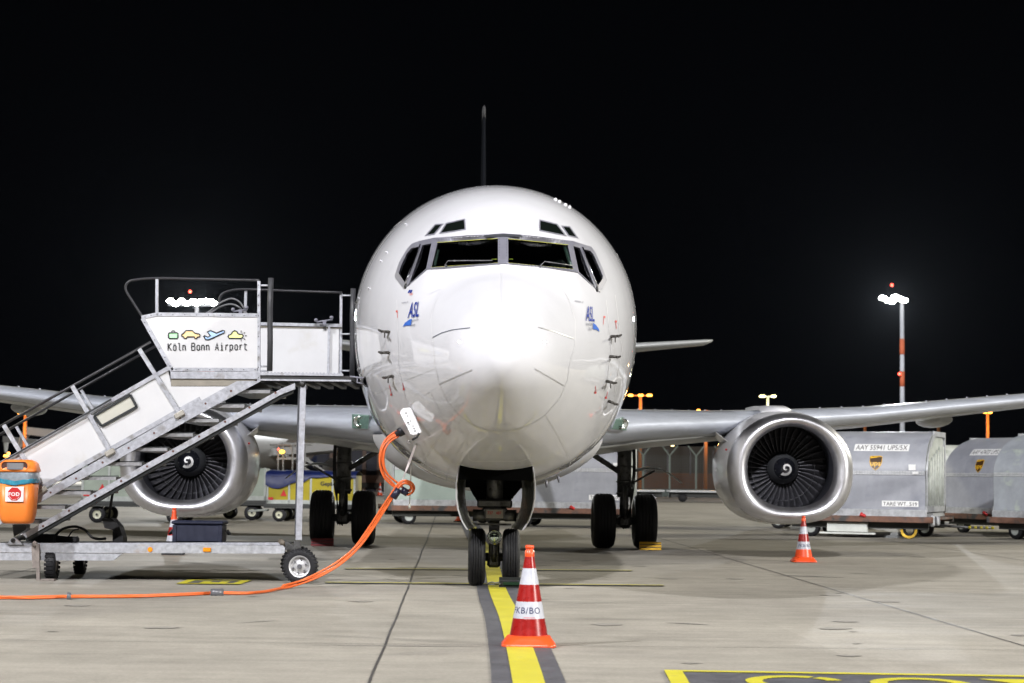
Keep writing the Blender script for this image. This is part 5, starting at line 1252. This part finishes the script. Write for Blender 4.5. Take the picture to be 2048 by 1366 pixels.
# ------------------------------------------------------------------ cargo containers on dollies
CW, CDp, CH = 3.16, 2.2, 2.0
def cprofile(z):   # front face setback at height z: vertical up to 1.0 then curving back
    if z < 1.0: return 0.0
    t = (z - 1.0) / (CH - 1.0); return 1.3 * (1 - math.sqrt(max(0, 1 - t * t)))
def container(rt, text, text2, logo=True, face=CONT, band=True, dx=0.0):
    zs = [0.12] + [1.0 * i / 3 + .0 for i in range(1, 4)] + [1.0 + .1 * i for i in range(1, 8)] + [1.78, 1.86, 1.92, 1.96, 1.985, 2.0]
    mb = MB(); prof = [(cprofile(z), z) for z in zs] + [(CDp - .3, CH), (CDp, CH - .35), (CDp, .12)]
    L = [Vector((-CW / 2, y, z)) for y, z in prof]; Rr = [Vector((CW / 2, y, z)) for y, z in prof]; n = len(prof)
    mb.add(L + Rr, [(i, i + 1, n + i + 1, n + i) for i in range(n - 1)], True)
    body = link('container_body', mb, face, rt, world=False)
    for Q_ in (L, Rr): mb = MB(); mb.add(Q_, [tuple(range(n))]); link('end_panel', mb, CURT, body, world=False)
    # end frames: aluminium arch with curtain folds
    for sx in (-1, 1):
        mb = MB(); x = sx * (CW / 2 + .015)
        pts = [Vector((x, cprofile(z) + .03, z)) for z in zs]; pts2 = [Vector((x, cprofile(z) + .13 + (.06 if z > 1.7 else 0), z - (.07 if z > 1.7 else 0))) for z in zs]
        for i in range(len(pts) - 1): mb.prism([pts[i], pts[i + 1], pts2[i + 1], pts2[i]], (sx * .02, 0, 0))
        mb.box((x, CDp - .05, 1.05), (.05, .10, 1.9)); mb.box((x, CDp / 2 + .4, CH - .06), (.05, 1.2, .12)); mb.box((x, CDp / 2, .2), (.05, CDp, .14))
        link('end_frame', mb, CALU, rt, world=False)
        mb = MB()
        for k in range(6): mb.cyl((sx * (CW / 2 + .01), .35 + k * .3, .25), (sx * (CW / 2 + .01), .42 + k * .29, 1.3 + .09 * min(k, 4)), .05, n=8)
        link('curtain_folds', mb, CURT, rt, world=False)
    mb = MB(); mb.box((0, -.01, .10), (CW + .06, .07, .17), bev=.01); mb.box((0, CDp / 2, .06), (CW + .02, CDp, .09)); link('base_rail', mb, CALU, rt, world=False)
    if band:
        mb = MB(); mb.box((0, -.008, 1.02), (CW, .015, .09))
        link('rivet_band', mb, CALU, rt, world=False)
        mb = MB()
        for k in range(50):
            for dz in (-.03, .03): mb.box((-CW / 2 + .05 + k * (CW - .1) / 49, -.018, 1.02 + dz), (.02, .006, .02))
        link('rivets', mb, mat('rivet_white', (.6, .6, .62), .4), rt, world=False)
    def onface(x, z, lift=.006):
        dz = .02; y0, y1 = cprofile(z - dz), cprofile(z + dz); n = Vector((0, -(2 * dz), (y1 - y0))).normalized(); return Vector((x, cprofile(z), z)) + n * lift
    def ctext(s, x0, x1, z, h, m, lift=.010, bold=.02):
        v, f, w = text2d(s, bold); mb = MB(); mb.add([onface(x0 + (x1 - x0) * x / w, z + y * h, lift) for x, y in v], f); return mb
    def plate(x0, x1, z0_, z1_, m, name, parent, lift=.005):
        k = 6; A = [onface(x0, z0_ + (z1_ - z0_) * i / k, lift) for i in range(k + 1)]; B_ = [onface(x1, z0_ + (z1_ - z0_) * i / k, lift) for i in range(k + 1)]
        mb = MB(); mb.add(A + B_, [(i, i + 1, k + 2 + i, k + 1 + i) for i in range(k)]); return link(name, mb, m, parent, world=False)
    if text:
        p = plate(-.62 + dx, .66 + dx, 1.52, 1.68, WHITEL, 'number_plate', rt); link('number_lettering', ctext(text, -.58 + dx, .62 + dx, 1.545, .115, None, bold=.0), BLKINK, p, world=False)
    if text2:
        p = plate(.58, 1.42, .25, .38, WHITEL, 'weight_plate', rt); link('weight_lettering', ctext(text2, .61, 1.39, .27, .09, None, bold=.0), BLKINK, p, world=False)
    mb = MB(); mb.box((1.28, -.012, 1.15), (.16, .01, .13)); mb.box((1.36, -.03, 1.02), (.14, .01, .06)); link('small_labels', mb, WHITEL, rt, world=False)
    if logo:
        cx, cz_, s_ = -.07 + dx, 1.25, .15
        def shield(s_, lift, m, name, parent):
            half = [(0, .98), (.55, 1.0), (.92, .90), (.92, .1), (.80, -.35), (.45, -.80), (0, -1.12)]
            poly = half + [(-x, y) for x, y in half[1:-1]][::-1]
            mb = MB(); mb.add([onface(cx, cz_ + .02 * s_, lift)] + [onface(cx + x * s_, cz_ + y * s_, lift) for x, y in poly], [(0, i + 1, (i + 1) % len(poly) + 1) for i in range(len(poly))]); return link(name, mb, m, parent, world=False)
        sh = shield(s_ * 1.06, .006, GOLD, 'shield_emblem', rt); shield(s_ * .97, .010, BROWN, 'shield_field', sh)
        # gold sweep across the top
        mb = MB(); A = []; B_ = []
        for i in range(9):
            t = i / 8; x = -.85 + 1.7 * t; A.append(onface(cx + x * s_, cz_ + (.66 + .22 * t) * s_, .013)); B_.append(onface(cx + x * s_, cz_ + (.90) * s_, .013))
        mb.add(A + B_, [(i, i + 1, 10 + i, 9 + i) for i in range(8)]); link('shield_sweep', mb, GOLD, sh, world=False)
        link('shield_letters', ctext('ups', cx - .80 * s_, cx + .80 * s_, cz_ - .45 * s_, .80 * s_, None, .016, .015), GOLD, sh, world=False)
def dolly(rt, yellow_rim=True, white_box=False, bar=True):
    mb = MB(); mb.box((0, 1.2, .46), (3.5, 2.5, .05)); mb.box((0, -.02, .44), (3.5, .10, .14), bev=.01); mb.box((0, 2.42, .44), (3.5, .10, .14)); link('deck', mb, RUST, rt, world=False)
    mb = MB(); mb.box((0, .25, .30), (3.2, .12, .16)); mb.box((0, 2.1, .30), (3.2, .12, .16))
    for k in range(7): mb.box((-1.4 + k * .47, 1.2, .33), (.06, 2.0, .12))
    link('frame', mb, DOLLYD, rt, world=False)
    if white_box: mb = MB(); mb.box((-.25, .12, .24), (.95, .12, .22), bev=.01); mb.box((-.25, .1, .10), (1.3, .1, .04)); link('step_plate', mb, CONTW, rt, world=False)
    for i, (x, y) in enumerate(((-1.15, .3), (1.15, .3), (-1.15, 2.1), (1.15, 2.1))):
        m = MB(); m.lathe([(.10, -.07), (.19, -.08), (.20, -.05), (.20, .05), (.19, .08), (.10, .07)], (x, y, .20), 'Y', 24); t = link('wheel', m, TYRE, rt, world=False)
        m = MB(); m.lathe([(.195 if (yellow_rim and i == 1) else .11, -.086), (.14 if (yellow_rim and i == 1) else .06, -.088), (.0 if not (yellow_rim and i == 1) else .13, -.06)], (x, y, .20), 'Y', 24); link('rim', m, YRIM if yellow_rim and i == 1 else CURT, t, world=False)
    mb = MB(); mb.box((1.72, .1, .42), (.10, .14, .26), bev=.03); mb.box((1.80, .3, .42), (.08, .2, .22), bev=.03); link('end_stops', mb, CALU, rt, world=False)
    mb = MB(); mb.cyl((.1, -.09, .55), (.22, -.09, .50), .05, .03, 8); link('red_latch', mb, REDP, rt, world=False)
    if not bar: return
    mb = MB(); mb.tube([(1.7, 1.1, .30), (2.3, 1.1, .27), (2.9, 1.1, .27)], .03, 8); tbm = link('tow_bar', mb, STEEL, rt, world=False)
    mb = MB()
    for k in range(5): mb.cyl((2.35 + k * .13, 1.1, .27), (2.41 + k * .13, 1.1, .27), .034, n=8)
    link('hazard_bands', mb, YEL, tbm, world=False)
DG = 'container dollies on the apron'; KG = 'air cargo containers on dollies'
def pair(px, py, yaw, text, text2, lab, labd, yr, logo=True, face=CONT, wb=False, sc=1.0, D=None, dx=0.0):
    """px,py: pixel where the middle of the dolly's near side meets the ground"""
    g = GP(px, py)
    if D: g = PX(px, py, D); g.z = 0
    k = root('cargo_container', lab, 'cargo container', (0, 0, 0), 0, KG); container(k, text, text2, logo, face, True, dx); place(k, (g.x, g.y, .485 * sc), yaw, sc)
    d = root('container_dolly', labd, 'dolly', (0, 0, 0), 0, DG); dolly(d, yr, wb, px > 1700); place(d, (g.x, g.y, 0), yaw, sc)
    return k, d
pair(1714, 1075, -R(24), 'AAY 55941 UPS/5X', 'TARE WT. 519', 'grey curved-top container with white number plate and shield emblem just right of the right engine', 'rusty dolly with a yellow rim and a white step plate under the nearest right-hand container', True, wb=True, D=43.2, dx=.5)
pair(1968, 1062, -R(64), 'AAY 47473 UPS/5X', 'TARE WT. 500', 'darker grey container with a slanting shield emblem, second to the right of the right engine', 'dark dolly under the second container right of the engine', False, D=47.5, dx=-.15)
pair(2096, 1078, -R(56), 'AAY 45127 UPS/5X', None, 'scuffed grey container cut off by the right edge of the picture', 'dark dolly under the container at the right edge', False, face=mat('container_scuffed', (.30, .32, .35), .45, noise=.2, nscale=2, dirt=((.38, .42, .38), 3, .56)), D=42.5)
pair(1905, 1030, -R(10), None, None, 'pale box container standing behind the two grey curved containers on the right', 'dolly hidden under the pale box container on the right', False, logo=False, face=CONTW, D=58)
pair(1640, 1052, -R(15), None, None, 'grey container mostly hidden behind the right engine', 'dark dolly behind the right engine', False, logo=False, D=50)
pair(1133, 1052, -R(9), 'AAY 51102 UPS/5X', 'TARE WT. 500', 'blue-grey container with weight plate seen under the belly, right of the nose gear', 'dark dolly under the blue-grey container behind the nose gear', False, logo=False, D=48.5)
pair(905, 1052, R(10), None, 'TARE WT. 500', 'pale green-grey container with a bright white base rail seen left of the nose gear', 'rusty dolly with a pale rim left of the nose gear', False, logo=False, face=mat('container_green_grey', (.30, .36, .33), .45, noise=.12, nscale=1.5), D=50)

# ------------------------------------------------------------------ baggage carts, left background
BG = 'baggage carts behind the left engine'
def cart(rt, m, tarp, txt=None):
    mb = MB(); mb.box((0, .8, .52), (2.9, 1.6, .08)); mb.box((0, .05, .47), (2.95, .06, .10)); link('chassis', mb, DOLLYD, rt, world=False)
    mb = MB(); mb.box((0, .8, 1.02), (2.75, 1.5, .88), bev=.02); bd = link('cart_body', mb, m, rt, world=False)
    mb = MB()
    for k in range(5): mb.box((-1.36 + k * .68, .045, 1.02), (.06, .03, .9))
    mb.box((0, .045, .62), (2.78, .03, .12)); link('side_posts', mb, CURT, bd, world=False)
    if tarp:
        mb = MB(); n = 14; rg = []; rn = random.Random(8)
        for i in range(n + 1):
            x = -1.42 + 2.84 * i / n; d = .32 + .12 * math.sin(i * .9) if i < n * .45 else .06 + .03 * math.sin(i)
            rg.append([Vector((x, -.01, 1.46 - d)), Vector((x, -.02, 1.45)), Vector((x, .12, 1.56 + rn.uniform(-.02, .02))), Vector((x, .8, 1.60 + rn.uniform(-.02, .02))), Vector((x, 1.6, 1.46))])
        mb.loft(rg, True, closed=False); link('tarpaulin', mb, BTARP, rt, world=False)
    if txt:
        mb = MB(); text_mesh(mb, txt, (.30, .028, 1.14), (1, 0, 0), (0, 0, 1), .13, .56, .02); link('lettering', mb, BLKINK, bd, world=False)
    mb = MB(); mb.prism([Vector((-.95, .02, .80)), Vector((-.75, .02, .80)), Vector((-.85, .02, 1.0))], (0, .01, 0)); link('triangle_reflector', mb, REDP, rt, world=False); mb = MB(); mb.box((-1.25, .02, .72), (.16, .012, .08)); link('reflector', mb, REDP, rt, world=False)
    for x in (-1.0, 1.0):
        for y in (.2, 1.4):
            m2 = MB(); m2.lathe([(.11, -.06), (.20, -.07), (.215, -.04), (.215, .04), (.20, .07), (.11, .06)], (x, y, .215), 'Y', 24); t = link('wheel', m2, TYRE, rt, world=False)
            m2 = MB(); m2.lathe([(.115, -.062), (.10, -.03), (.03, -.05), (0, -.05)], (x, y, .215), 'Y', 20); link('rim', m2, mat('cream_rim', (.50, .50, .38), .5), t, world=False)
        mb = MB(); mb.tube([(x - .18, .2, .48), (x, .2, .22), (x + .18, .2, .48)], .03, 6); mb.tube([(x, .1, .215), (x, 1.5, .215)], .03, 6); link('axle', mb, DOLLYD, rt, world=False)
    mb = MB(); mb.tube([(-1.45, .8, .35), (-2.1, .8, .3)], .035, 6); link('tow_bar', mb, CURT, rt, world=False)
for px, py, D, yaw, m, tarp, txt, lab in ((620, 1040, 51, -.06, YEL, True, 'Gepäck', 'yellow baggage cart with black lettering behind the post of the steps'), (520, 1040, 53.5, .1, YEL, True, None, 'yellow baggage cart under a draped blue tarpaulin next to the left engine'),
                                   (268, 1046, 47.5, -.05, GREENC, False, None, 'grey-green baggage cart seen between the stringers of the steps'), (430, 1042, 52, .05, GREENC, False, None, 'grey-green baggage cart mostly hidden behind the left engine')):
    g = PX(px, py, D); r_ = root('baggage_cart', lab, 'baggage cart', (0, 0, 0), 0, BG); cart(r_, m, tarp, txt); place(r_, (g.x, g.y, 0), yaw, .88 if tarp else None)

# ------------------------------------------------------------------ row of empty low dollies far right
LG_ = 'empty dollies in a row along the fence'
first = root('flat_dolly', 'rightmost empty low dolly in the row before the fence, next to the right engine', 'dolly', (0, 0, 0), 0, LG_)
mb = MB(); mb.box((0, 1.2, .62), (4.1, 2.4, .10)); link('deck', mb, CALU, first, world=False)
mb = MB(); mb.box((0, .6, .40), (3.9, .2, .28)); mb.box((0, 1.9, .38), (3.9, .2, .28)); link('frame', mb, DOLLYD, first, world=False)
for x in (-1.3, 1.3):
    m2 = MB(); m2.lathe([(0, -.09), (.22, -.09), (.25, -.05), (.25, .05), (.22, .09), (0, .09)], (x, .35, .25), 'Y', 20); link('wheel', m2, TYRE, first, world=False)
g = PX(1412, 1003, 106); place(first, (g.x, g.y, 0), 0)
for k, lab in ((1, 'empty low dolly in the row before the fence, second from the right engine'), (2, 'empty low dolly in the row before the fence, half hidden by the right main wheels')):
    c = copy_tree(first, lab); place(c, (g.x - 4.4 * k, g.y, 0), 0)

# ------------------------------------------------------------------ fence, walls, buildings in the distance
FG = root('perimeter_fence', 'security fence with forked Y-topped posts behind the right main gear', 'fence', (12, 130, 0))
FPST = mat('fence_post_green', (.16, .20, .17), .6)
for k in range(20):
    p = PX(1286 + 53 * k, 985, 130); mb = MB(); mb.box((p.x, 130, 1.5), (.12, .12, 3.0)); mb.box((p.x - .30, 130, 3.30), (.09, .09, .85), Matrix.Rotation(-R(38), 3, 'Y')); mb.box((p.x + .30, 130, 3.30), (.09, .09, .85), Matrix.Rotation(R(38), 3, 'Y')); link('fence_post', mb, FPST, FG)
mb = MB(); x0, x1 = PX(1270, 985, 130).x, PX(2350, 985, 130).x
for k in range(16): mb.box(((x0 + x1) / 2, 130.05, .35 + k * .17), (x1 - x0, .012, .02))
for k in range(240): mb.box((x0 + (x1 - x0) * k / 239, 130.06, 1.5), (.015, .01, 2.7))
link('mesh_panels', mb, mat('fence_wire', (.06, .07, .065), .6), FG)
FB = MB(); FB.box(((x0 + x1) / 2, 127, .35), (x1 - x0, .35, .55), bev=.05); tag(link('crash_barrier', FB, mat('barrier_grey_green', (.09, .11, .10), .7, noise=.2, nscale=1)), 'low dark green-grey barrier running along the foot of the fence', 'barrier')
WHs = root('warehouse', 'long low dark warehouse wall beyond the fence on the right', 'building', (35, 165, 0))
mb = MB(); mb.box((PX(1640, 950, 165).x, 172, 2.1), (36, 14, 4.2)); bd = link('wall', mb, mat('warehouse_wall', (.055, .05, .042), .8, noise=.3, nscale=.5), WHs)
mb = MB(); mb.box((PX(1640, 950, 165).x, 164.9, 1.1), (36, .1, 1.5)); link('brick_base', mb, mat('warehouse_base', (.12, .06, .035), .8, noise=.3, nscale=.8), bd)
mb = MB()
for k in range(18): mb.box((PX(1290, 950, 165).x + k * 2.0, 164.85, 2.8), (.12, .1, 2.2))
link('wall_ribs', mb, DARKMET, bd)
TG = root('hangar', 'dark hangar front with tan columns far behind the left main gear', 'building', (-16, 150, 0))
xa, xb = PX(500, 950, 150).x, PX(815, 950, 150).x
mb = MB(); mb.box(((xa + xb) / 2 , 156, 3.0), (xb - xa, 12, 6.0)); bd = link('wall', mb, mat('hangar_wall', (.035, .036, .05), .7, noise=.25, nscale=.4), TG)
for px in (662, 674, 697, 728, 757, 785, 806):
    w_ = .5 if px in (785,) else .28; mb = MB(); p = PX(px, 950, 149.8); mb.box((p.x, 149.8, 2.9), (w_, .3, 5.8)); link('column', mb, mat('tan_column', (.16, .11, .085), .7), bd)
mb = MB(); mb.box((PX(740, 950, 149.6).x, 149.6, 1.0), (PX(815, 950, 150).x - PX(650, 950, 150).x, .2, .6)); link('pink_plinth', mb, mat('plinth_pink', (.28, .19, .16), .7), bd)
for k in range(6):
    mb = MB(); mb.box((PX(505 + k * 24, 930, 149.9).x, 149.9, 2.2), (.75, .06, 1.1)); link('window', mb, mat('dim_blue_window', (.015, .025, .07), .2, coat=.5), bd)
mb = MB(); mb.box((PX(640, 958, 149.4).x, 149.4, .5), (.0 + 12, .3, .35)); link('kerb_wall', mb, ASPH, bd)

# ------------------------------------------------------------------ distant aircraft
def distant_air(rt, fin_h, stripes, body):
    mb = MB(); mb.lathe([(.05, -17), (.8, -16.4), (1.4, -15), (1.9, -12.5), (1.95, 8), (1.5, 12), (.8, 16), (.2, 18)], (0, 0, 3.6), 'Y', 28); f_ = link('fuselage', mb, body, rt, world=False)
    for sx in (-1, 1):
        mb = MB(); mb.prism([Vector((sx * 1.6, -4, 2.6)), Vector((sx * 16.5, 3.5, 4.0)), Vector((sx * 16.5, 5.0, 4.0)), Vector((sx * 1.6, 3, 2.6))], (0, 0, .55)); mb.prism([Vector((sx * 16.4, 3.6, 4.1)), Vector((sx * 16.4, 5.4, 4.1)), Vector((sx * 16.6, 5.6, 3.0)), Vector((sx * 16.6, 4.9, 3.0))], (sx * .08, 0, 0)); link('wing', mb, body, rt, world=False)
        mb = MB(); mb.lathe([(.75, -2.2), (1.0, -2.0), (1.05, -.6), (.8, 1.4)], (sx * 5.3, -3.2, 1.7), 'Y', 24); link('engine', mb, body, rt, world=False)
        mb = MB(); mb.cyl((sx * 3.4, 0, 0), (sx * 3.4, 0, 3), .16); mb.lathe([(0, -.4), (.5, -.4), (.55, 0), (.5, .4), (0, .4)], (sx * 3.4, 0, .55), 'X', 20); link('main_gear_leg', mb, DARKMET, rt, world=False)
        mb = MB(); mb.prism([Vector((sx * .5, 13, 4.3)), Vector((sx * 6, 16, 4.9)), Vector((sx * 6, 17.2, 4.9)), Vector((sx * .5, 17, 4.3))], (0, 0, .2)); link('stabiliser', mb, body, rt, world=False)
    mb = MB(); mb.prism([Vector((-.12, 9, 5.2)), Vector((-.12, 14.5, fin_h)), Vector((-.12, 17, fin_h)), Vector((-.12, 16.8, 4.6))], (.24, 0, 0)); fn_ = link('fin', mb, body, rt, world=False)
    for k, (a, b_) in enumerate(stripes):
        mb = MB(); mb.prism([Vector((-.14, 9.2 + (a - 5.2) * .9, a)), Vector((-.14, 9.2 + (b_ - 5.2) * .9, b_)), Vector((-.14, 16.7, b_)), Vector((-.14, 16.7, a))], (.28, 0, 0)); link('fin_stripe', mb, REDP, fn_, world=False)
DW = mat('distant_white_paint', (.55, .55, .54), .4)
A1 = root('distant_airliner', 'white airliner parked far behind the left engine, its wings spreading to both sides', 'airplane', (0, 0, 0), 0); distant_air(A1, 11.0, [], DW); g = PX(340, 960, 172); place(A1, (g.x, g.y, 0), 0)
A2 = root('distant_airliner', 'airliner with a red and white tail seen under the landing of the steps', 'airplane', (0, 0, 0), 0); distant_air(A2, 9.6, [(6.2, 7.0), (8.1, 9.0)], DW); g = PX(515, 960, 140); place(A2, (g.x, g.y, 0), R(172))
# far boarding steps near the hangar
FS = root('far_boarding_steps', 'small pale boarding steps with a lit amber beacon far behind the left engine', 'boarding steps', tuple(PX(600, 958, 120).xy) + (0,))
m_ = mat('pale_steel', (.34, .34, .33), .5)
mb = MB(); mb.prism([PX(575, 895, 120), PX(582, 893, 120), PX(660, 948, 120), PX(652, 951, 120)], (0, .1, 0)); link('stringer', mb, m_, FS); mb = MB(); mb.prism([PX(560, 905, 122), PX(566, 903, 122), PX(645, 958, 122), PX(638, 960, 122)], (0, .1, 0)); link('stringer', mb, m_, FS)
mb = MB(); mb.prism([PX(553, 915, 120), PX(612, 915, 120), PX(612, 919, 120), PX(553, 919, 120)], (0, 2, 0)); 
for x in (556, 566, 585, 610): mb.tube([PX(x, 890, 120), PX(x, 960, 120)], .06, 6)
mb.tube([PX(540, 890, 120), PX(625, 890, 120)], .05, 6); link('platform', mb, m_, FS)
mb = MB(); mb.sphere(PX(564, 903.5, 119.5), .12, 12, 8, (1.5, 1, 1)); link('amber_beacon', mb, AMB, FS); mb = MB(); mb.sphere(PX(557, 898.5, 119.5), .07, 10, 6); link('red_lamp', mb, REDL, FS)
# canopy strip lights near the hangar
CN = root('lit_canopy', 'thin pale canopy with greenish strip lights under the left wing', 'canopy', tuple(PX(640, 958, 140).xy) + (0,))
mb = MB(); mb.box(PX(625, 889, 140), (7.5, 1.5, .22)); link('roof', mb, mat('canopy_white', (.42, .42, .4), .5), CN)
for px, w_ in ((542, .7), (618, 1.4), (650, .9), (672, .6)):
    mb = MB(); mb.box(PX(px, 896 + (px > 600) * 1.5, 139), (w_, .15, .07)); link('strip_light', mb, emis('greenish_strip', (.75, 1, .8), 1.6), CN)
mb = MB()
for px in (600, 690): mb.cyl(PX(px, 890, 140), Vector((PX(px, 890, 140).x, 140, 0)), .07)
link('canopy_post', mb, CURT, CN)

# ------------------------------------------------------------------ lamps
def mast(px, base_py, top_py, D, heads, lab, red_px, bands=True, beams=()):
    z1 = PX(px, top_py, D).z; p = PX(px, top_py, D); x = p.x
    r_ = root('floodlight_mast', lab, 'floodlight mast', (x, D, 0), 0, 'floodlight masts')
    mb = MB(); mb.cyl((x, D, 0), (x, D, z1), .36, .27, 16); pole = link('mast_pole', mb, mat('mast_pole_white', (.13, .13, .14), .7, spec=.1), r_)
    if bands:
        for a, b_ in ((678, 709), (743, 773)):
            za, zb_ = PX(px, a, D).z, PX(px, b_, D).z; mb = MB(); mb.cyl((x, D, zb_), (x, D, za), .34, .33, 16); link('red_band', mb, mat('mast_red', (.15, .035, .015), .7, spec=.1), pole)
    hx0, hx1 = PX(min(h_[0] for h_ in heads), 600, D).x, PX(max(h_[0] for h_ in heads), 600, D).x; mb = MB(); mb.box(((hx0 + hx1) / 2, D, z1), (hx1 - hx0 + .6, .3, .3)); link('head_frame', mb, DARKMET, r_)
    for hx, hy in heads:
        p = PX(hx, hy, D - 1); mb = MB(); mb.box(p, (.9, .25, .5), Matrix.Rotation(.25, 3, 'Y'), bev=.1); h = link('floodlight', mb, GREYPL, r_)
        mb = MB(); mb.sphere(p + Vector((0, -.16, 0)), .5, 16, 10, (1.05, .25, .62)); link('lens', mb, FLOOD, h)
    l = bpy.data.lights.new('lamp_glow', 'POINT'); l.energy = 130000; l.color = (.95, .98, 1); l.shadow_soft_size = .5; lo = bpy.data.objects.new('lamp_glow', l); COL.objects.link(lo); lo.location = (sum(h_[0] for h_ in heads) / len(heads) * 0 + PX(sum(h_[0] for h_ in heads) / len(heads), heads[0][1], D - 28).x, D - 28, z1 - 3.0)  # light added well ahead of the mast to make its halo
    for q in red_px:
        mb = MB(); mb.sphere(PX(*q, D - 1.2), .20, 12, 8); link('red_beacon', mb, REDL, r_)
    return r_
mast(1804, 960, 600, 248, [(1765, 596), (1775, 601), (1783, 603), (1790, 594), (1800, 598), (1808, 601)], 'tall red and white banded mast with blazing floodlights on the right', [(1784, 570), (1799, 748)])
mast(394, 960, 610, 252, [(341, 602), (351, 608), (364, 602), (374, 607), (386, 603), (394, 607), (402, 603), (412, 602), (421, 603), (428, 607)], 'floodlight mast with a wide row of lamps shining above the landing of the steps', [(380, 583)], False)
spot('floodlight_beam', (PX(1787, 598, 244).x, 244, 25), (14, 46, 0), 40000, (.95, .97, 1.0), .8, 60)
spot('floodlight_beam', (PX(385, 605, 248).x, 248, 25), (-14, 40, 0), 50000, (1, 1, .95), .8, 70)
# masts out of frame that light the stand
def off_mast(loc, lab):
    x, y, z = loc; r_ = root('floodlight_mast', lab, 'floodlight mast', (x, y, 0), 0, 'floodlight masts'); d = 1 if y < 0 else -1
    mb = MB(); mb.cyl((x, y - 1.5, 0), (x, y - 1.5, z), .36, .27, 16); link('mast_pole', mb, mat('mast_white', (.55, .55, .57), .5), r_)
    for k in range(5):
        p = Vector((x - 2.6 + 1.3 * k, y - 1.2, z + .1 * (k % 2))); mb = MB(); mb.box(p, (.95, .25, .55), bev=.1); h = link('floodlight', mb, GREYPL, r_); mb = MB(); mb.box(p + Vector((0, .17, 0)), (.82, .06, .46), bev=.05); link('lens', mb, FLOOD, h)
off_mast(KEY, 'floodlight mast standing behind the viewer')
# street lamps
def lamp(px, py, D, heads, colr, post, lab, glow=None):
    p = PX(px, py, D); r_ = root('street_lamp', lab, 'street lamp', (p.x, D, 0), 0, 'street lamps beyond the apron')
    mb = MB(); mb.cyl((p.x, D, 0), (p.x, D, p.z), .16, .12, 10); mb.box((p.x, D, p.z), (max(.3, abs(heads[0][0] - heads[-1][0]) * D / FPX), .1, .1)); link('lamp_post', mb, post, r_)
    for hx, w_ in heads:
        q = PX(px + hx, py - .5, D - .2); mb = MB(); mb.box(q, (w_ * D / FPX, .3, 4.5 * D / FPX), bev=.06); link('lamp_head', mb, colr, r_)
    if glow:
        l = bpy.data.lights.new('lamp_glow', 'POINT'); l.energy = glow; l.color = (1, .5, .15) if colr is SOD else (1, .95, .7); l.shadow_soft_size = .3; lo = bpy.data.objects.new('lamp_glow', l); COL.objects.link(lo); lo.location = (p.x, D - 1.5, p.z - .8)
PW_ = mat('pale_post', (.5, .5, .4), .5)
lamp(1281, 791, 150, [(-20, 10), (-2.5, 5), (2.5, 5), (18, 11)], SOD, SODPOST, 'orange street lamp with four heads above the wing root, right of the fuselage', 500)
lamp(1535.5, 793, 170, [(-11, 11), (12, 9)], WARMW, PW_, 'pale yellow street lamp with two heads just above the right engine', 500)
lamp(1975, 825, 150, [(-5, 8), (5, 8)], SOD, SODPOST, 'orange street lamp with twin heads at the right above the containers', 500)
lamp(1730, 845, 160, [(0, 7)], SOD, SODPOST, 'orange street lamp just above the nearest right-hand container')
lamp(1412, 821.5, 140, [(-15, 7)], SOD, SODPOST, 'orange street lamp whose post stands behind the right wing beside the engine', 500)
lamp(1877, 851.5, 140, [(0, 4)], SODPOST, SODPOST, 'lamp post coloured as if lit orange, ending behind the flap fairing at the right')
lamp(51, 826, 130, [(-12, 8)], SOD, SODPOST, 'orange street lamp behind the left wing tip', 500)
lamp(1345, 893, 200, [(0, 6)], emis('amber_white_lamp', (1, .8, .35), 5), DARKMET, 'round amber lamp above the fence posts')
lamp(1299, 899, 210, [(0, 4.5)], WARMW, DARKMET, 'small pale lamp between the right main gear and the fence')
for a, lab in (((12, 912), 'small orange lamp glowing above the litter bin, lower of two'), ((17, 907), 'small dim orange lamp above the litter bin, upper of two')):
    lamp(a[0], a[1], 200, [(0, 9 if a[0] == 12 else 5)], SOD, SODPOST, lab)
for o in list(bpy.data.objects):
    if o.type == 'LIGHT' and o.data.type == 'POINT': o.data.use_shadow = True

mb = MB(); mb.box((0, 120, 24), (500, 400, 52)); hz = link('lamp_haze', mb, mat('glow_haze', (.5,.5,.5)), None, fix=False); hz['kind'] = 'stuff'  # thin volume added to give the floodlights their glow
hm = hz.data.materials[0]; hn = hm.node_tree; [hn.nodes.remove(n) for n in list(hn.nodes) if n.type != 'OUTPUT_MATERIAL']
pv = hn.nodes.new('ShaderNodeVolumePrincipled'); pv.inputs['Density'].default_value = 0.000005; pv.inputs['Color'].default_value = (.80, .88, 1, 1); pv.inputs['Anisotropy'].default_value = 0.75
hn.links.new(pv.outputs[0], hn.nodes['Material Output'].inputs['Volume']); S.cycles.volume_bounces = 0
